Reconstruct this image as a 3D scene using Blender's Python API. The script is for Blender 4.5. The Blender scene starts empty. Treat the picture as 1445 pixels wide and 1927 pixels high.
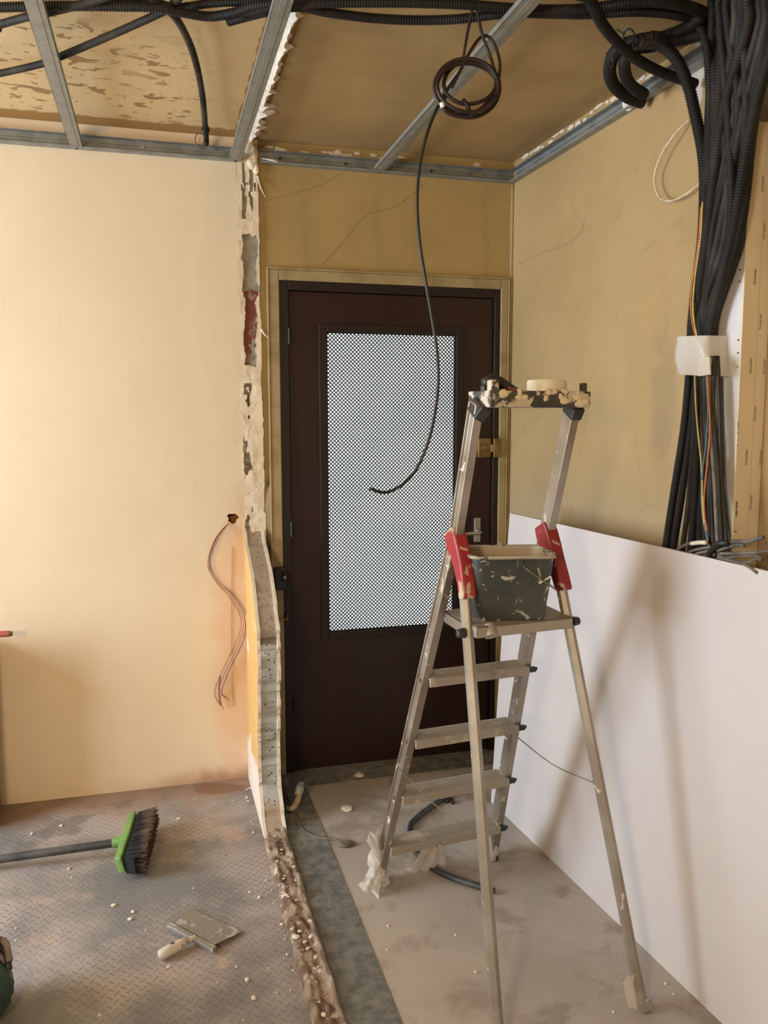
import bpy, bmesh, math, random
import numpy as np
from mathutils import Vector, Matrix, Euler
random.seed(7); rng = np.random.default_rng(7)
S = bpy.context.scene; COL = S.collection

# ------------------------------------------------------------------ camera, world, lights
YAW, PITCH, ROLL, CH = .2663, .1127, -.0009, 1.5398
IW, IH, FPX = 1445, 1927, 1558.0
fw = np.array([math.sin(YAW)*math.cos(PITCH), math.cos(YAW)*math.cos(PITCH), -math.sin(PITCH)])
r0 = np.array([math.cos(YAW), -math.sin(YAW), 0.]); u0 = np.cross(r0, fw)
rt = math.cos(ROLL)*r0+math.sin(ROLL)*u0; up = -math.sin(ROLL)*r0+math.cos(ROLL)*u0
cam = bpy.data.cameras.new('camera'); co = bpy.data.objects.new('camera', cam); COL.objects.link(co)
co.matrix_world = Matrix(((rt[0], up[0], -fw[0], 0), (rt[1], up[1], -fw[1], 0), (rt[2], up[2], -fw[2], CH), (0, 0, 0, 1)))
cam.sensor_fit = 'VERTICAL'; cam.sensor_height = 24; cam.lens = 24*FPX/IH; cam.clip_start = .02
S.camera = co
S.view_settings.view_transform = 'Standard'; S.view_settings.look = 'None'
S.view_settings.gamma = 1; S.view_settings.use_curve_mapping = False; S.view_settings.exposure = -0.17

wd = bpy.data.worlds.new('world'); S.world = wd; wd.use_nodes = True
wd.node_tree.nodes['Background'].inputs[0].default_value = (.93, .98, 1.0, 1)
wd.node_tree.nodes['Background'].inputs[1].default_value = 2.9

def light(name, kind, loc, energy, color, target=None, **kw):
    l = bpy.data.lights.new(name, kind); l.energy = energy; l.color = color
    for k, v in kw.items(): setattr(l, k, v)
    o = bpy.data.objects.new(name, l); COL.objects.link(o); o.location = loc
    if target is not None:
        o.rotation_euler = (Vector(target)-Vector(loc)).to_track_quat('-Z', 'Y').to_euler()
    return o
# daylight through the side window, and the warm work lamp behind the camera
light('window_daylight', 'AREA', (-3.14, 2.4, 1.42), 185, (.74, .86, 1.0), (0, 2.35, 1.2), shape='RECTANGLE', size=1.45, size_y=1.9)
light('work_lamp', 'AREA', (-1.05, -.6, 1.75), 50, (1.0, .76, .49), (.5, 3.0, 1.3), shape='DISK', size=.42)

# ------------------------------------------------------------------ placement helpers: picture point -> point on a plane of the room
def ray(x, y): return fw+rt*(x-IW/2)/FPX-up*(y-IH/2)/FPX
C0 = np.array([0, 0, CH]); D = 3.457; RX = 1.5269; TR = math.tan(.0265)
def pz(x, y, z=0.): d = ray(x, y); return Vector(C0+d*(z-CH)/d[2])
def py_(x, y, Y=D): d = ray(x, y); return Vector(C0+d*(Y/d[1]))
def px_(x, y, X): d = ray(x, y); return Vector(C0+d*(X/d[0]))
def pr(x, y, off=0.): d = ray(x, y); return Vector(C0+d*((RX-off+TR*D)/(d[0]+TR*d[1])))
def wall_x(Y): return RX+TR*(D-Y)

# ------------------------------------------------------------------ mesh helpers
class MB:
    def __init__(s): s.v = []; s.f = []; s.m = []
    def add(s, vs, fs, mi=0):
        o = len(s.v); s.v += [tuple(map(float, v)) for v in vs]; s.f += [tuple(i+o for i in f) for f in fs]; s.m += [mi]*len(fs); return s
    def box(s, c, sz, rot=None, mi=0):
        M = Euler(rot).to_matrix() if rot else Matrix.Identity(3); c = Vector(c)
        vs = [c+M@Vector((sx*sz[0]/2, sy*sz[1]/2, sg*sz[2]/2)) for sx in (-1, 1) for sy in (-1, 1) for sg in (-1, 1)]
        return s.add(vs, [(0, 1, 3, 2), (4, 6, 7, 5), (0, 4, 5, 1), (2, 3, 7, 6), (0, 2, 6, 4), (1, 5, 7, 3)], mi)
    def bb(s, x0, x1, y0, y1, z0, z1, mi=0): return s.box(((x0+x1)/2, (y0+y1)/2, (z0+z1)/2), (x1-x0, y1-y0, z1-z0), None, mi)
    def bar(s, a, b, w, h, side=(1, 0, 0), mi=0):     # w along side, h across
        a, b = Vector(a), Vector(b); t = (b-a).normalized(); sd = Vector(side); sd = (sd-t*sd.dot(t)).normalized(); n = t.cross(sd)
        vs = [p+sd*i*w/2+n*j*h/2 for p in (a, b) for i, j in ((-1, -1), (1, -1), (1, 1), (-1, 1))]
        return s.add(vs, [(3, 2, 1, 0), (4, 5, 6, 7), (0, 1, 5, 4), (1, 2, 6, 5), (2, 3, 7, 6), (3, 0, 4, 7)], mi)
    def extr(s, prof, a, b, side=(1, 0, 0), mi=0):    # closed 2d profile (side, across) swept from a to b
        a, b = Vector(a), Vector(b); t = (b-a).normalized(); sd = Vector(side); sd = (sd-t*sd.dot(t)).normalized(); n = t.cross(sd); k = len(prof)
        vs = [p+sd*x+n*y for p in (a, b) for x, y in prof]
        return s.add(vs, [tuple(range(k-1, -1, -1)), tuple(range(k, 2*k))]+[(i, (i+1) % k, k+(i+1) % k, k+i) for i in range(k)], mi)
    def tube(s, pts, r, n=8, step=None, ridge=0., pitch=.0045, mi=0, smooth=True):
        P = np.array([tuple(p) for p in pts], float)
        if smooth and len(P) > 2: P = spline(P)
        st = pitch/4 if ridge else (step or max((max(r) if hasattr(r, "__len__") else r)*1.2, .004)); P = resample(P, st)
        T = np.gradient(P, axis=0); T /= np.linalg.norm(T, axis=1)[:, None]+1e-12
        nv = np.cross(T[0], [.31, .2, .93]); nv /= np.linalg.norm(nv); rings = []
        rs = np.interp(np.linspace(0, 1, len(P)), np.linspace(0, 1, len(r)), r) if hasattr(r, '__len__') else np.full(len(P), r)
        an = np.arange(n)*2*math.pi/n
        for i in range(len(P)):
            nv = nv-T[i]*(nv@T[i]); nv /= np.linalg.norm(nv); b = np.cross(T[i], nv)
            rr = rs[i]*(1-ridge if (ridge and i % 4 > 1) else 1)
            rings.append(P[i]+rr*(np.cos(an)[:, None]*nv+np.sin(an)[:, None]*b))
        V = np.concatenate(rings); m = len(P)
        F = [(i*n+j, i*n+(j+1) % n, (i+1)*n+(j+1) % n, (i+1)*n+j) for i in range(m-1) for j in range(n)]
        F += [tuple(range(n-1, -1, -1)), tuple(range((m-1)*n, m*n))]
        return s.add(V, F, mi)
    def cyl(s, a, b, r, n=16, r2=None, mi=0):
        a, b = Vector(a), Vector(b); t = (b-a).normalized(); x = t.orthogonal().normalized(); y = t.cross(x); r2 = r if r2 is None else r2
        vs = [p+(x*math.cos(q)+y*math.sin(q))*R for p, R in ((a, r), (b, r2)) for q in [2*math.pi*i/n for i in range(n)]]
        return s.add(vs, [tuple(range(n-1, -1, -1)), tuple(range(n, 2*n))]+[(i, (i+1) % n, n+(i+1) % n, n+i) for i in range(n)], mi)
    def lathe(s, prof, c=(0, 0, 0), n=32, mi=0, closed=False):
        c = Vector(c); k = len(prof)
        vs = [c+Vector((r*math.cos(2*math.pi*i/n), r*math.sin(2*math.pi*i/n), z)) for i in range(n) for r, z in prof]
        kk = k if closed else k-1
        return s.add(vs, [(i*k+j, ((i+1) % n)*k+j, ((i+1) % n)*k+(j+1) % k, i*k+(j+1) % k) for i in range(n) for j in range(kk)], mi)
    def prism(s, poly, h, M=None, mi=0):              # 2d polygon in xy extruded to z=h
        k = len(poly); vs = [Vector((x, y, z)) for z in (0, h) for x, y in poly]
        if M is not None: vs = [M@v for v in vs]
        return s.add(vs, [tuple(range(k-1, -1, -1)), tuple(range(k, 2*k))]+[(i, (i+1) % k, k+(i+1) % k, k+i) for i in range(k)], mi)
    def build(s, name, mat, parent=None, smooth=False, bevel=0., loc=None, fix=True):
        me = bpy.data.meshes.new(name); me.from_pydata(s.v, [], s.f)
        for m in (mat if isinstance(mat, (list, tuple)) else [mat]): me.materials.append(m)
        for p, i in zip(me.polygons, s.m): p.material_index = i
        if fix:
            b = bmesh.new(); b.from_mesh(me); bmesh.ops.recalc_face_normals(b, faces=b.faces); b.to_mesh(me); b.free()
        if smooth:
            for p in me.polygons: p.use_smooth = True
            if smooth != 'all':
                b = bmesh.new(); b.from_mesh(me)
                for e in b.edges:
                    if len(e.link_faces) == 2 and e.calc_face_angle(0) > .7: e.smooth = False
                b.to_mesh(me); b.free()
        o = bpy.data.objects.new(name, me); COL.objects.link(o)
        if parent: o.parent = parent
        if loc: o.location = loc
        if bevel:
            m = o.modifiers.new('bevel', 'BEVEL'); m.width = bevel; m.segments = 2; m.limit_method = 'ANGLE'; m.angle_limit = .6
        return o
def spline(P, k=12):
    P = np.vstack([2*P[0]-P[1], P, 2*P[-1]-P[-2]]); out = []
    for i in range(1, len(P)-2):
        a, b, c, d = P[i-1:i+3]
        ts = np.linspace(0, 1, k, endpoint=False)[:, None]
        out.append(.5*((2*b)+(c-a)*ts+(2*a-5*b+4*c-d)*ts**2+(-a+3*b-3*c+d)*ts**3))
    return np.vstack(out+[P[-2:-1]])
def resample(P, st):
    L = np.r_[0, np.cumsum(np.linalg.norm(np.diff(P, axis=0), axis=1))]
    q = np.linspace(0, L[-1], max(2, int(L[-1]/st)+1)); return np.stack([np.interp(q, L, P[:, i]) for i in range(3)], 1)
def tag(o, label, cat, group=None, kind=None):
    o['label'] = label; o['category'] = cat
    if group: o['group'] = group
    if kind: o['kind'] = kind
    return o
def struct(o): o['kind'] = 'structure'; return o
def thing(name, label, cat, loc=(0, 0, 0), rz=0, group=None):
    o = bpy.data.objects.new(name, None); COL.objects.link(o); o.location = loc; o.rotation_euler = (0, 0, rz); o.empty_display_size = .1
    return tag(o, label, cat, group)
def vnoise(seed):                                     # smooth 2d value noise for ragged outlines
    g = np.random.default_rng(seed).random((64, 64))
    def f(x, y):
        i, j = math.floor(x), math.floor(y); u, v = x-i, y-j; u = u*u*(3-2*u); v = v*v*(3-2*v)
        a = g[i % 64, j % 64]; b = g[(i+1) % 64, j % 64]; c = g[i % 64, (j+1) % 64]; d = g[(i+1) % 64, (j+1) % 64]
        return (a*(1-u)+b*u)*(1-v)+(c*(1-u)+d*u)*v
    return lambda x, y: f(x, y)*.55+f(2.1*x+7, 2.1*y+3)*.28+f(4.3*x+1, 4.3*y+9)*.17

def blob(c, sx, sy, sz, seed, amp=.35, n=18):
    g = vnoise(seed); m = MB(); vs = []
    for i in range(n+1):
        for j in range(2*n):
            th = math.pi*i/n; ph = math.pi*j/n; d = Vector((math.sin(th)*math.cos(ph), math.sin(th)*math.sin(ph), math.cos(th)))
            k = 1+amp*(g(3+d.x*2.2+d.z*1.3, 5+d.y*2.2-d.z*1.7)-.5)*2; vs.append((c[0]+d.x*sx*k, c[1]+d.y*sy*k, max(.001, c[2]+d.z*sz*k)))
    return m.add(vs, [(i*2*n+j, i*2*n+(j+1) % (2*n), (i+1)*2*n+(j+1) % (2*n), (i+1)*2*n+j) for i in range(n) for j in range(2*n)])
def flap(p0, p1, w0, w1, seed, nrm_=(0, -1, 0), rows=14, cols=10, amp=.02):
    g = vnoise(seed); p0, p1 = Vector(p0), Vector(p1); t = (p1-p0); n_ = Vector(nrm_); sd = t.cross(n_).normalized(); m = MB(); vs = []
    for i in range(rows):
        a = i/(rows-1); w_ = w0+(w1-w0)*a
        for j in range(cols):
            b = j/(cols-1)-.5; edge = 1+.25*(g(i*.4, seed)-.5)
            vs.append(p0+t*a*(1+.12*(g(j*.9, 3+seed)-.5)*a)+sd*b*w_*edge+n_*(amp*(g(a*3+seed, b*6+9)-.5)*2+amp*.8*math.sin(b*9)*a))
    m.add(vs, [(i*cols+j, i*cols+j+1, (i+1)*cols+j+1, (i+1)*cols+j) for i in range(rows-1) for j in range(cols-1)]); return m

# ------------------------------------------------------------------ material helpers
class NT:
    def __init__(s, name):
        s.mat = bpy.data.materials.new(name); s.mat.use_nodes = True; s.t = s.mat.node_tree; s.t.nodes.clear()
        s.out = s.t.nodes.new('ShaderNodeOutputMaterial'); s.pos = s.t.nodes.new('ShaderNodeTexCoord').outputs['Object']; s._xyz = None
    def link(s, v, i):
        if isinstance(v, bpy.types.NodeSocket): s.t.links.new(v, i)
        elif isinstance(v, (tuple, list)) and len(v) == 3 and i.type == 'RGBA': i.default_value = (*v, 1)
        else: i.default_value = v
    def m(s, op, a, b=0., c=0., clamp=False):
        n = s.t.nodes.new('ShaderNodeMath'); n.operation = op; n.use_clamp = clamp
        for k, v in enumerate((a, b, c)): s.link(v, n.inputs[k])
        return n.outputs[0]
    @property
    def xyz(s):
        if not s._xyz: n = s.t.nodes.new('ShaderNodeSeparateXYZ'); s.link(s.pos, n.inputs[0]); s._xyz = n.outputs
        return s._xyz
    def scale(s, v, off=(0, 0, 0), rot=(0, 0, 0)):
        n = s.t.nodes.new('ShaderNodeMapping'); s.link(s.pos, n.inputs[0]); n.inputs['Scale'].default_value = v; n.inputs['Location'].default_value = off; n.inputs['Rotation'].default_value = rot; return n.outputs[0]
    def noise(s, sc, det=4., ro=.55, vec=None, dist=0.):
        n = s.t.nodes.new('ShaderNodeTexNoise'); s.link(vec or s.pos, n.inputs['Vector']); n.inputs['Scale'].default_value = sc; n.inputs['Detail'].default_value = det; n.inputs['Roughness'].default_value = ro; n.inputs['Distortion'].default_value = dist; return n.outputs['Fac']
    def vor(s, sc, vec=None, feat='F1', rnd=1.):
        n = s.t.nodes.new('ShaderNodeTexVoronoi'); n.feature = feat; s.link(vec or s.pos, n.inputs['Vector']); n.inputs['Scale'].default_value = sc; n.inputs['Randomness'].default_value = rnd; return n.outputs[0]
    def ss(s, x, a, b, lo=0., hi=1.):
        n = s.t.nodes.new('ShaderNodeMapRange'); n.interpolation_type = 'SMOOTHSTEP'; s.link(x, n.inputs[0])
        rev = a > b
        if rev: a, b, lo, hi = b, a, hi, lo
        for k, v in zip((1, 2, 3, 4), (a, b, lo, hi)): n.inputs[k].default_value = v
        return n.outputs[0]
    def mix(s, f, a, b):
        n = s.t.nodes.new('ShaderNodeMix'); n.data_type = 'RGBA'; s.link(f, n.inputs[0]); s.link(a, n.inputs[6]); s.link(b, n.inputs[7]); return n.outputs[2]
    def ell(s, cx, cz, rx, rz, ax=(0, 2), soft=.35, wob=.5, sc=9):   # ragged blot
        a = s.m('DIVIDE', s.m('SUBTRACT', s.xyz[ax[0]], cx), rx); b = s.m('DIVIDE', s.m('SUBTRACT', s.xyz[ax[1]], cz), rz)
        d = s.m('SQRT', s.m('ADD', s.m('MULTIPLY', a, a), s.m('MULTIPLY', b, b)))
        d = s.m('ADD', d, s.m('MULTIPLY', s.m('SUBTRACT', s.noise(sc), .5), wob*2))
        return s.ss(d, 1+soft/2, 1-soft/2)
    def fin(s, col, rough=.6, metal=0., bump=None, bs=.3, bd=.005, **kw):
        b = s.t.nodes.new('ShaderNodeBsdfPrincipled'); s.link(col, b.inputs['Base Color']); s.link(rough, b.inputs['Roughness']); s.link(metal, b.inputs['Metallic'])
        for k, v in kw.items(): s.link(v, b.inputs[k.replace('_', ' ')])
        if bump is not None:
            n = s.t.nodes.new('ShaderNodeBump'); n.inputs['Strength'].default_value = bs; n.inputs['Distance'].default_value = bd; s.link(bump, n.inputs['Height']); s.t.links.new(n.outputs[0], b.inputs['Normal'])
        s.t.links.new(b.outputs[0], s.out.inputs[0]); return s.mat
def simple(name, a, b=None, sc=30, rough=.5, metal=0., bump=.15, lo=.4, hi=.65, bd=.002, **kw):
    n = NT(name); f = n.noise(sc, 5); return n.fin(n.mix(n.ss(f, lo, hi), a, b or tuple(c*.7 for c in a)), rough, metal, f, bump, bd, **kw)
def splat(name, base, paint, amt=.56, sc=18, rough=.55, metal=0., dust=None, damt=.5, paint2=None):   # surface with dried paint and filler
    n = NT(name); f = n.noise(sc, 6, .6, dist=.6); k = n.ss(f, amt, amt+.035); c = base
    if dust: c = n.mix(n.ss(n.noise(7, 5, .6), .5-damt*.3, .5+.3*(1-damt)+.05), base, dust)
    pc = n.mix(n.noise(sc*2.3, 4), paint, paint2 or tuple(x*.72 for x in paint))
    c = n.mix(k, c, pc); h = n.m('ADD', k, n.m('MULTIPLY', n.noise(90, 3), .25))
    mt = n.m('MULTIPLY', n.m('SUBTRACT', 1., k), metal); rg = n.m('ADD', n.m('MULTIPLY', k, .3), rough, clamp=True)
    return n.fin(c, rg, mt, h, .5, .0015)

M = {}
# cream wall of the left room: filler patches, pink dust above the floor
n = NT('cream_wall'); c = n.mix(n.ss(n.noise(1.3, 5), .35, .7), (.82, .685, .49), (.78, .635, .44))
f1 = n.m('MAXIMUM', n.ell(.26, 1.95, .10, .55, wob=.7, sc=5), n.m('MAXIMUM', n.ell(.22, 1.15, .13, .15, wob=.5), n.ell(.30, 2.38, .1, .2)))
c = n.mix(n.m('MULTIPLY', f1, .65), c, (.75, .65, .46))
c = n.mix(n.m('MULTIPLY', n.ell(.30, .55, .10, .62, wob=.7, sc=6, soft=.9), .55), c, (.74, .44, .26))
bt = n.ss(n.m('ADD', n.xyz[2], n.m('MULTIPLY', n.noise(9), .12)), .14, .055)
bx = n.ss(n.xyz[0], -.35, .25); c = n.mix(n.m('MULTIPLY', n.m('MULTIPLY', bt, .75), bx), c, (.36, .16, .085))
st = n.ss(n.noise(1, 6, vec=n.scale((30, 4, 3))), .62, .75); c = n.mix(n.m('MULTIPLY', st, .12), c, (.6, .45, .27))
M['cream_wall'] = n.fin(c, .75, 0, n.m('ADD', n.noise(5, 6), n.m('MULTIPLY', f1, .25)), .25, .01)
# old nicotine-tan paint of the hall
def hall(name, a, b, grey, ax):
    n = NT(name); c = n.mix(n.ss(n.noise(2.2, 6, .6), .35, .7), a, b)
    sv = n.scale((14, 14, 1.2)); c = n.mix(n.m('MULTIPLY', n.ss(n.noise(1, 5, vec=sv), .5, .75), .35), c, grey)
    ed = n.vor(1.3, n.scale((1, 1, 1), (3, 1, 2)), 'DISTANCE_TO_EDGE'); ed = n.ss(n.m('ADD', ed, n.m('MULTIPLY', n.noise(12), .05)), .0275, .0225)
    c = n.mix(n.m('MULTIPLY', ed, .16), c, tuple(x*.45 for x in a))
    if ax == 1:
        c = n.mix(n.m('MULTIPLY', n.ell(2.33, 1.58, .06, .2, (1, 2), wob=.8, sc=16, soft=.9), .3), c, (.16, .13, .09))
        c = n.mix(n.ell(2.225, 2.52, .03, .10, (1, 2), wob=.5, sc=20), c, (.62, .57, .5))
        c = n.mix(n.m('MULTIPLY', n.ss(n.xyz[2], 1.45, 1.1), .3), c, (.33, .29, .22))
    else:
        c = n.mix(n.m('MULTIPLY', n.ell(.47, 1.0, .05, .3, wob=.6), .75), c, (.06, .05, .03))  # shade next to the broken stump, painted into the wall colour
        c = n.mix(n.ell(.445, 1.16, .016, .1, wob=.6, sc=14), c, (.66, .6, .48))
    return n.fin(c, .6, 0, n.noise(14, 6), .18, .006)
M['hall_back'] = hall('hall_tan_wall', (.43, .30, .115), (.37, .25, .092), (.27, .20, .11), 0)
M['hall_right'] = hall('hall_beige_wall', (.455, .315, .142), (.39, .265, .115), (.36, .275, .16), 1)
M['plain_wall'] = simple('plain_plaster', (.62, .52, .38), (.56, .46, .33), 3, .8)
# ceilings
n = NT('left_ceiling'); base = n.mix(n.ss(n.noise(2.5, 5), .35, .7), (.66, .48, .25), (.59, .42, .205))
sp = n.noise(1, 4, .5, vec=n.scale((9, 14, 1), (1.3, .7, 0)), dist=.6); rg = n.ss(n.noise(2.1, 2), .38, .56)
k = n.m('MULTIPLY', n.m('MAXIMUM', n.ss(sp, .60, .615), n.ss(n.noise(1, 3, .5, vec=n.scale((24, 38, 1), (2.3, 5.7, 0)), dist=.4), .63, .65)), n.m('ADD', .25, n.m('MULTIPLY', rg, .75))); k = n.m('MULTIPLY', k, n.ss(n.xyz[0], .26, .10))
c = n.mix(n.m('MULTIPLY', k, .85), base, n.mix(n.noise(20), (.30, .165, .05), (.21, .115, .042)))
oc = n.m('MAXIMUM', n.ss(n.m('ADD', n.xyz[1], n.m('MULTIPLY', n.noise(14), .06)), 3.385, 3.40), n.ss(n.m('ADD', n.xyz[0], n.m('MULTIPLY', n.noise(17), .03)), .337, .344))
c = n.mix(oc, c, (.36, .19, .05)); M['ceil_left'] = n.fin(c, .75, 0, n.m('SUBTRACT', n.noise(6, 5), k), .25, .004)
n = NT('hall_ceiling'); c = n.mix(n.ss(n.noise(3, 6, .62), .3, .72), (.445, .305, .135), (.35, .23, .098)); M['ceil_right'] = n.fin(c, .6, 0, n.noise(9, 6), .2, .006)
# floors
n = NT('checker_vinyl'); X, Y = n.xyz[0], n.xyz[1]; q = 42.
u = n.m('MULTIPLY', n.m('ADD', X, Y), q*.7071); v = n.m('MULTIPLY', n.m('SUBTRACT', X, Y), q*.7071)
fu, fv = n.m('FLOOR', u), n.m('FLOOR', v); par = n.m('GREATER_THAN', n.m('PINGPONG', n.m('ADD', fu, fv), 1.), .5)
a = n.m('ABSOLUTE', n.m('SUBTRACT', n.m('FRACT', u), .5)); b = n.m('ABSOLUTE', n.m('SUBTRACT', n.m('FRACT', v), .5))
aa = n.m('ADD', n.m('MULTIPLY', par, a), n.m('MULTIPLY', n.m('SUBTRACT', 1., par), b)); bb = n.m('ADD', n.m('MULTIPLY', par, b), n.m('MULTIPLY', n.m('SUBTRACT', 1., par), a))
mk = n.m('MULTIPLY', n.ss(aa, .16, .10), n.ss(bb, .48, .40))
dust = n.ss(n.noise(2.1, 6, .62), .38, .62); c = n.mix(dust, (.188, .178, .17), (.385, .33, .298))
c = n.mix(n.m('MULTIPLY', mk, n.ss(n.noise(3.1, 4), .34, .62, .1, .5)), c, (.15, .125, .11))
c = n.mix(n.m('MULTIPLY', n.ss(n.noise(2.7, 6, .6, vec=n.scale((1, 1, 1), (4, 2, 0))), .6, .68), .55), c, (.52, .36, .28))
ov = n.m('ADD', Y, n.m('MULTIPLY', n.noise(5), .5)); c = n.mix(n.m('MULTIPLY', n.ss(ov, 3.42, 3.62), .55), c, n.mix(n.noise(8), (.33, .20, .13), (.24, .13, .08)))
c = n.mix(n.m('MULTIPLY', n.m('MULTIPLY', n.ss(n.noise(3.3, 5, .6, vec=n.scale((1, 1, 1), (1, 7, 0))), .55, .62), n.ss(Y, 2.7, 3.0)), .6), c, (.135, .125, .115))
c = n.mix(n.m('MULTIPLY', n.ell(.21, 3.38, .10, .055, (0, 1), wob=.9), .75), c, (.20, .095, .05))
M['vinyl'] = n.fin(c, .7, 0, n.m('ADD', n.m('MULTIPLY', mk, .8), n.noise(60, 4)), .45, .002)
n = NT('dusty_concrete'); c = n.mix(n.ss(n.noise(1.6, 6, .6), .36, .66), (.42, .37, .32), (.35, .305, .26))
c = n.mix(n.m('MULTIPLY', n.ss(n.noise(4.2, 7, .66, dist=.4), .5, .63), .65), c, (.21, .165, .125))
c = n.mix(n.m('MULTIPLY', n.ss(n.noise(1.3, 4, vec=n.scale((1, 1, 1), (5, 3, 0))), .5, .68), .4), c, (.50, .42, .35))
M['concrete'] = n.fin(c, .8, 0, n.noise(35, 6), .25, .003)
n = NT('blue_grey_vinyl'); c = n.mix(n.ss(n.noise(24, 6, .68), .38, .6), (.112, .114, .108), (.195, .19, .172)); c = n.mix(n.ss(n.noise(3, 5, .6), .48, .72, 0, .75), c, (.33, .275, .22)); M['strip'] = n.fin(c, .65, 0, n.noise(60), .15, .001)
M['panel'] = simple('plasterboard_face', (.575, .528, .508), (.56, .512, .492), 4, .55, bump=.03); M['panel_edge'] = simple('plasterboard_core', (.5, .42, .36), None, 60, .9)
# plaster, brick, block
M['plaster'] = simple('broken_plaster', (.78, .67, .49), (.70, .58, .41), 12, .85, bump=.3, bd=.004, lo=.42, hi=.7)
M['plaster_white'] = simple('white_plaster', (.80, .74, .64), (.72, .63, .5), 30, .85, bump=.5, bd=.004)
M['brick'] = splat('red_brick', (.19, .055, .035), (.33, .22, .16), .54, 34, .85)
M['mortar'] = simple('grey_cement', (.33, .29, .22), (.25, .215, .16), 26, .9, bump=.6, bd=.004)
n = NT('slag_block'); sk = n.ss(n.vor(62), .26, .18); sk = n.m('MULTIPLY', sk, n.ss(n.noise(14), .42, .55)); c = n.mix(n.ss(n.noise(12, 5), .35, .7), (.46, .45, .42), (.36, .345, .315)); c = n.mix(n.m('MULTIPLY', sk, .9), c, (.05, .045, .04))
zz = n.m('ADD', n.xyz[2], n.m('MULTIPLY', n.m('SUBTRACT', n.noise(16), .5), .06)); up_ = n.ss(zz, .70, .73); c = n.mix(n.m('MULTIPLY', up_, .65), c, n.mix(n.noise(30), (.40, .28, .17), (.30, .2, .12)))
c = n.mix(n.ss(zz, .12, .06), c, (.40, .30, .21)); c = n.mix(n.m('MULTIPLY', n.ss(n.m('ABSOLUTE', n.m('SUBTRACT', zz, .715)), .02, .008), .8), c, (.13, .09, .055))
M['block'] = n.fin(c, .9, 0, n.m('SUBTRACT', n.noise(20, 6), sk), .8, .006)
n = NT('yellow_painted_plaster'); nx = n.t.nodes.new('ShaderNodeNewGeometry'); sx = n.t.nodes.new('ShaderNodeSeparateXYZ'); n.t.links.new(nx.outputs['True Normal'], sx.inputs[0])
yl = n.ss(sx.outputs[0], -.85, -.97); zz = n.m('ADD', n.xyz[2], n.m('MULTIPLY', n.noise(10), .25)); yl = n.m('MULTIPLY', yl, n.ss(zz, .27, .33))
yl = n.m('MULTIPLY', yl, n.ss(n.noise(7, 5), .70, .64)); c = n.mix(yl, (.76, .66, .55), n.mix(n.noise(6), (.68, .41, .13), (.60, .37, .13))); M['yellow'] = n.fin(c, .75, 0, n.noise(20, 5), .35, .004)
n = NT('rubble'); k = n.noise(11, 7, .65); c = n.mix(n.ss(k, .45, .58), (.15, .095, .06), (.30, .225, .16)); c = n.mix(n.ss(n.noise(23, 6, .6), .56, .63), c, (.52, .45, .385)); c = n.mix(n.m('MULTIPLY', n.ss(n.xyz[0], .39, .412), .55), c, (.50, .41, .36)); M['rubble'] = n.fin(c, .95, 0, n.noise(40, 6), .8, .006)
# metals, plastics
n = NT('galvanised_steel'); M['galv'] = n.fin(n.mix(n.ss(n.noise(25, 5), .35, .7), (.31, .305, .265), (.25, .25, .22)), .5, .35)
M['galv_dark'] = simple('galvanised_track', (.31, .32, .30), (.23, .245, .235), 18, .5, .4)
n = NT('corrugated_black_plastic'); M['conduit'] = n.fin(n.mix(n.ss(n.noise(6, 4), .45, .75), (.010, .0095, .009), (.030, .026, .022)), .6, Specular_IOR_Level=.3)
n = NT('dusty_conduit'); M['conduit_dusty'] = n.fin(n.mix(n.ss(n.noise(7, 5), .4, .7), (.015, .0135, .012), (.055, .045, .034)), .65, Specular_IOR_Level=.3)
M['cable_brown'] = simple('brown_rubber_cable', (.018, .0105, .009), (.040, .024, .019), 18, .5); M['cable_black'] = simple('black_cable', (.012, .011, .010), (.026, .023, .02), 14, .5)
M['cable_grey'] = simple('grey_cable', (.17, .145, .115), (.09, .078, .062), 20, .6); M['tie'] = simple('black_cable_tie', (.012, .012, .012), None, 20, .4)
for k, c in dict(orange=(.60, .17, .03), yellow=(.62, .50, .14), blue=(.06, .20, .27), cream=(.72, .62, .45), red=(.40, .09, .06), pink=(.52, .30, .21), umber=(.20, .115, .08)).items(): M['wire_'+k] = simple(k+'_wire', c, None, 40, .45, bump=.02)
M['alu'] = splat('paint_spotted_aluminium', (.40, .36, .31), (.66, .60, .5), .615, 26, .36, .7, (.29, .245, .195), .5)
M['alu_step'] = splat('dusty_step_aluminium', (.35, .325, .285), (.52, .47, .40), .58, 16, .55, .3, (.375, .325, .26), .6)
M['alu_leg'] = splat('leg_aluminium', (.34, .315, .27), (.62, .55, .45), .63, 22, .45, .35, (.26, .225, .18), .55)
M['black_plastic'] = simple('black_plastic', (.02, .02, .021), (.04, .038, .036), 40, .45)
M['tray'] = splat('tray_crusted_with_filler', (.035, .036, .036), (.66, .59, .46), .50, 24, .5, 0, (.08, .078, .07), .5)
M['red'] = splat('red_plastic_with_paint', (.27, .018, .024), (.60, .50, .40), .60, 20, .42); M['red_worn'] = splat('red_plastic_worn', (.33, .02, .026), (.58, .45, .31), .545, 16, .42)
M['bucket'] = splat('grey_bucket_plastic', (.042, .049, .044), (.52, .48, .40), .595, 33, .42, 0, (.07, .073, .066), .5); M['bucket_in'] = splat('mortar_lined_bucket', (.42, .34, .24), (.12, .105, .085), .57, 14, .85)
M['rim'] = splat('bucket_rim', (.40, .35, .27), (.09, .09, .085), .56, 30, .7); M['cream_plastic'] = simple('cream_plastic', (.78, .72, .56), (.74, .67, .5), 8, .4, bump=.02)
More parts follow.
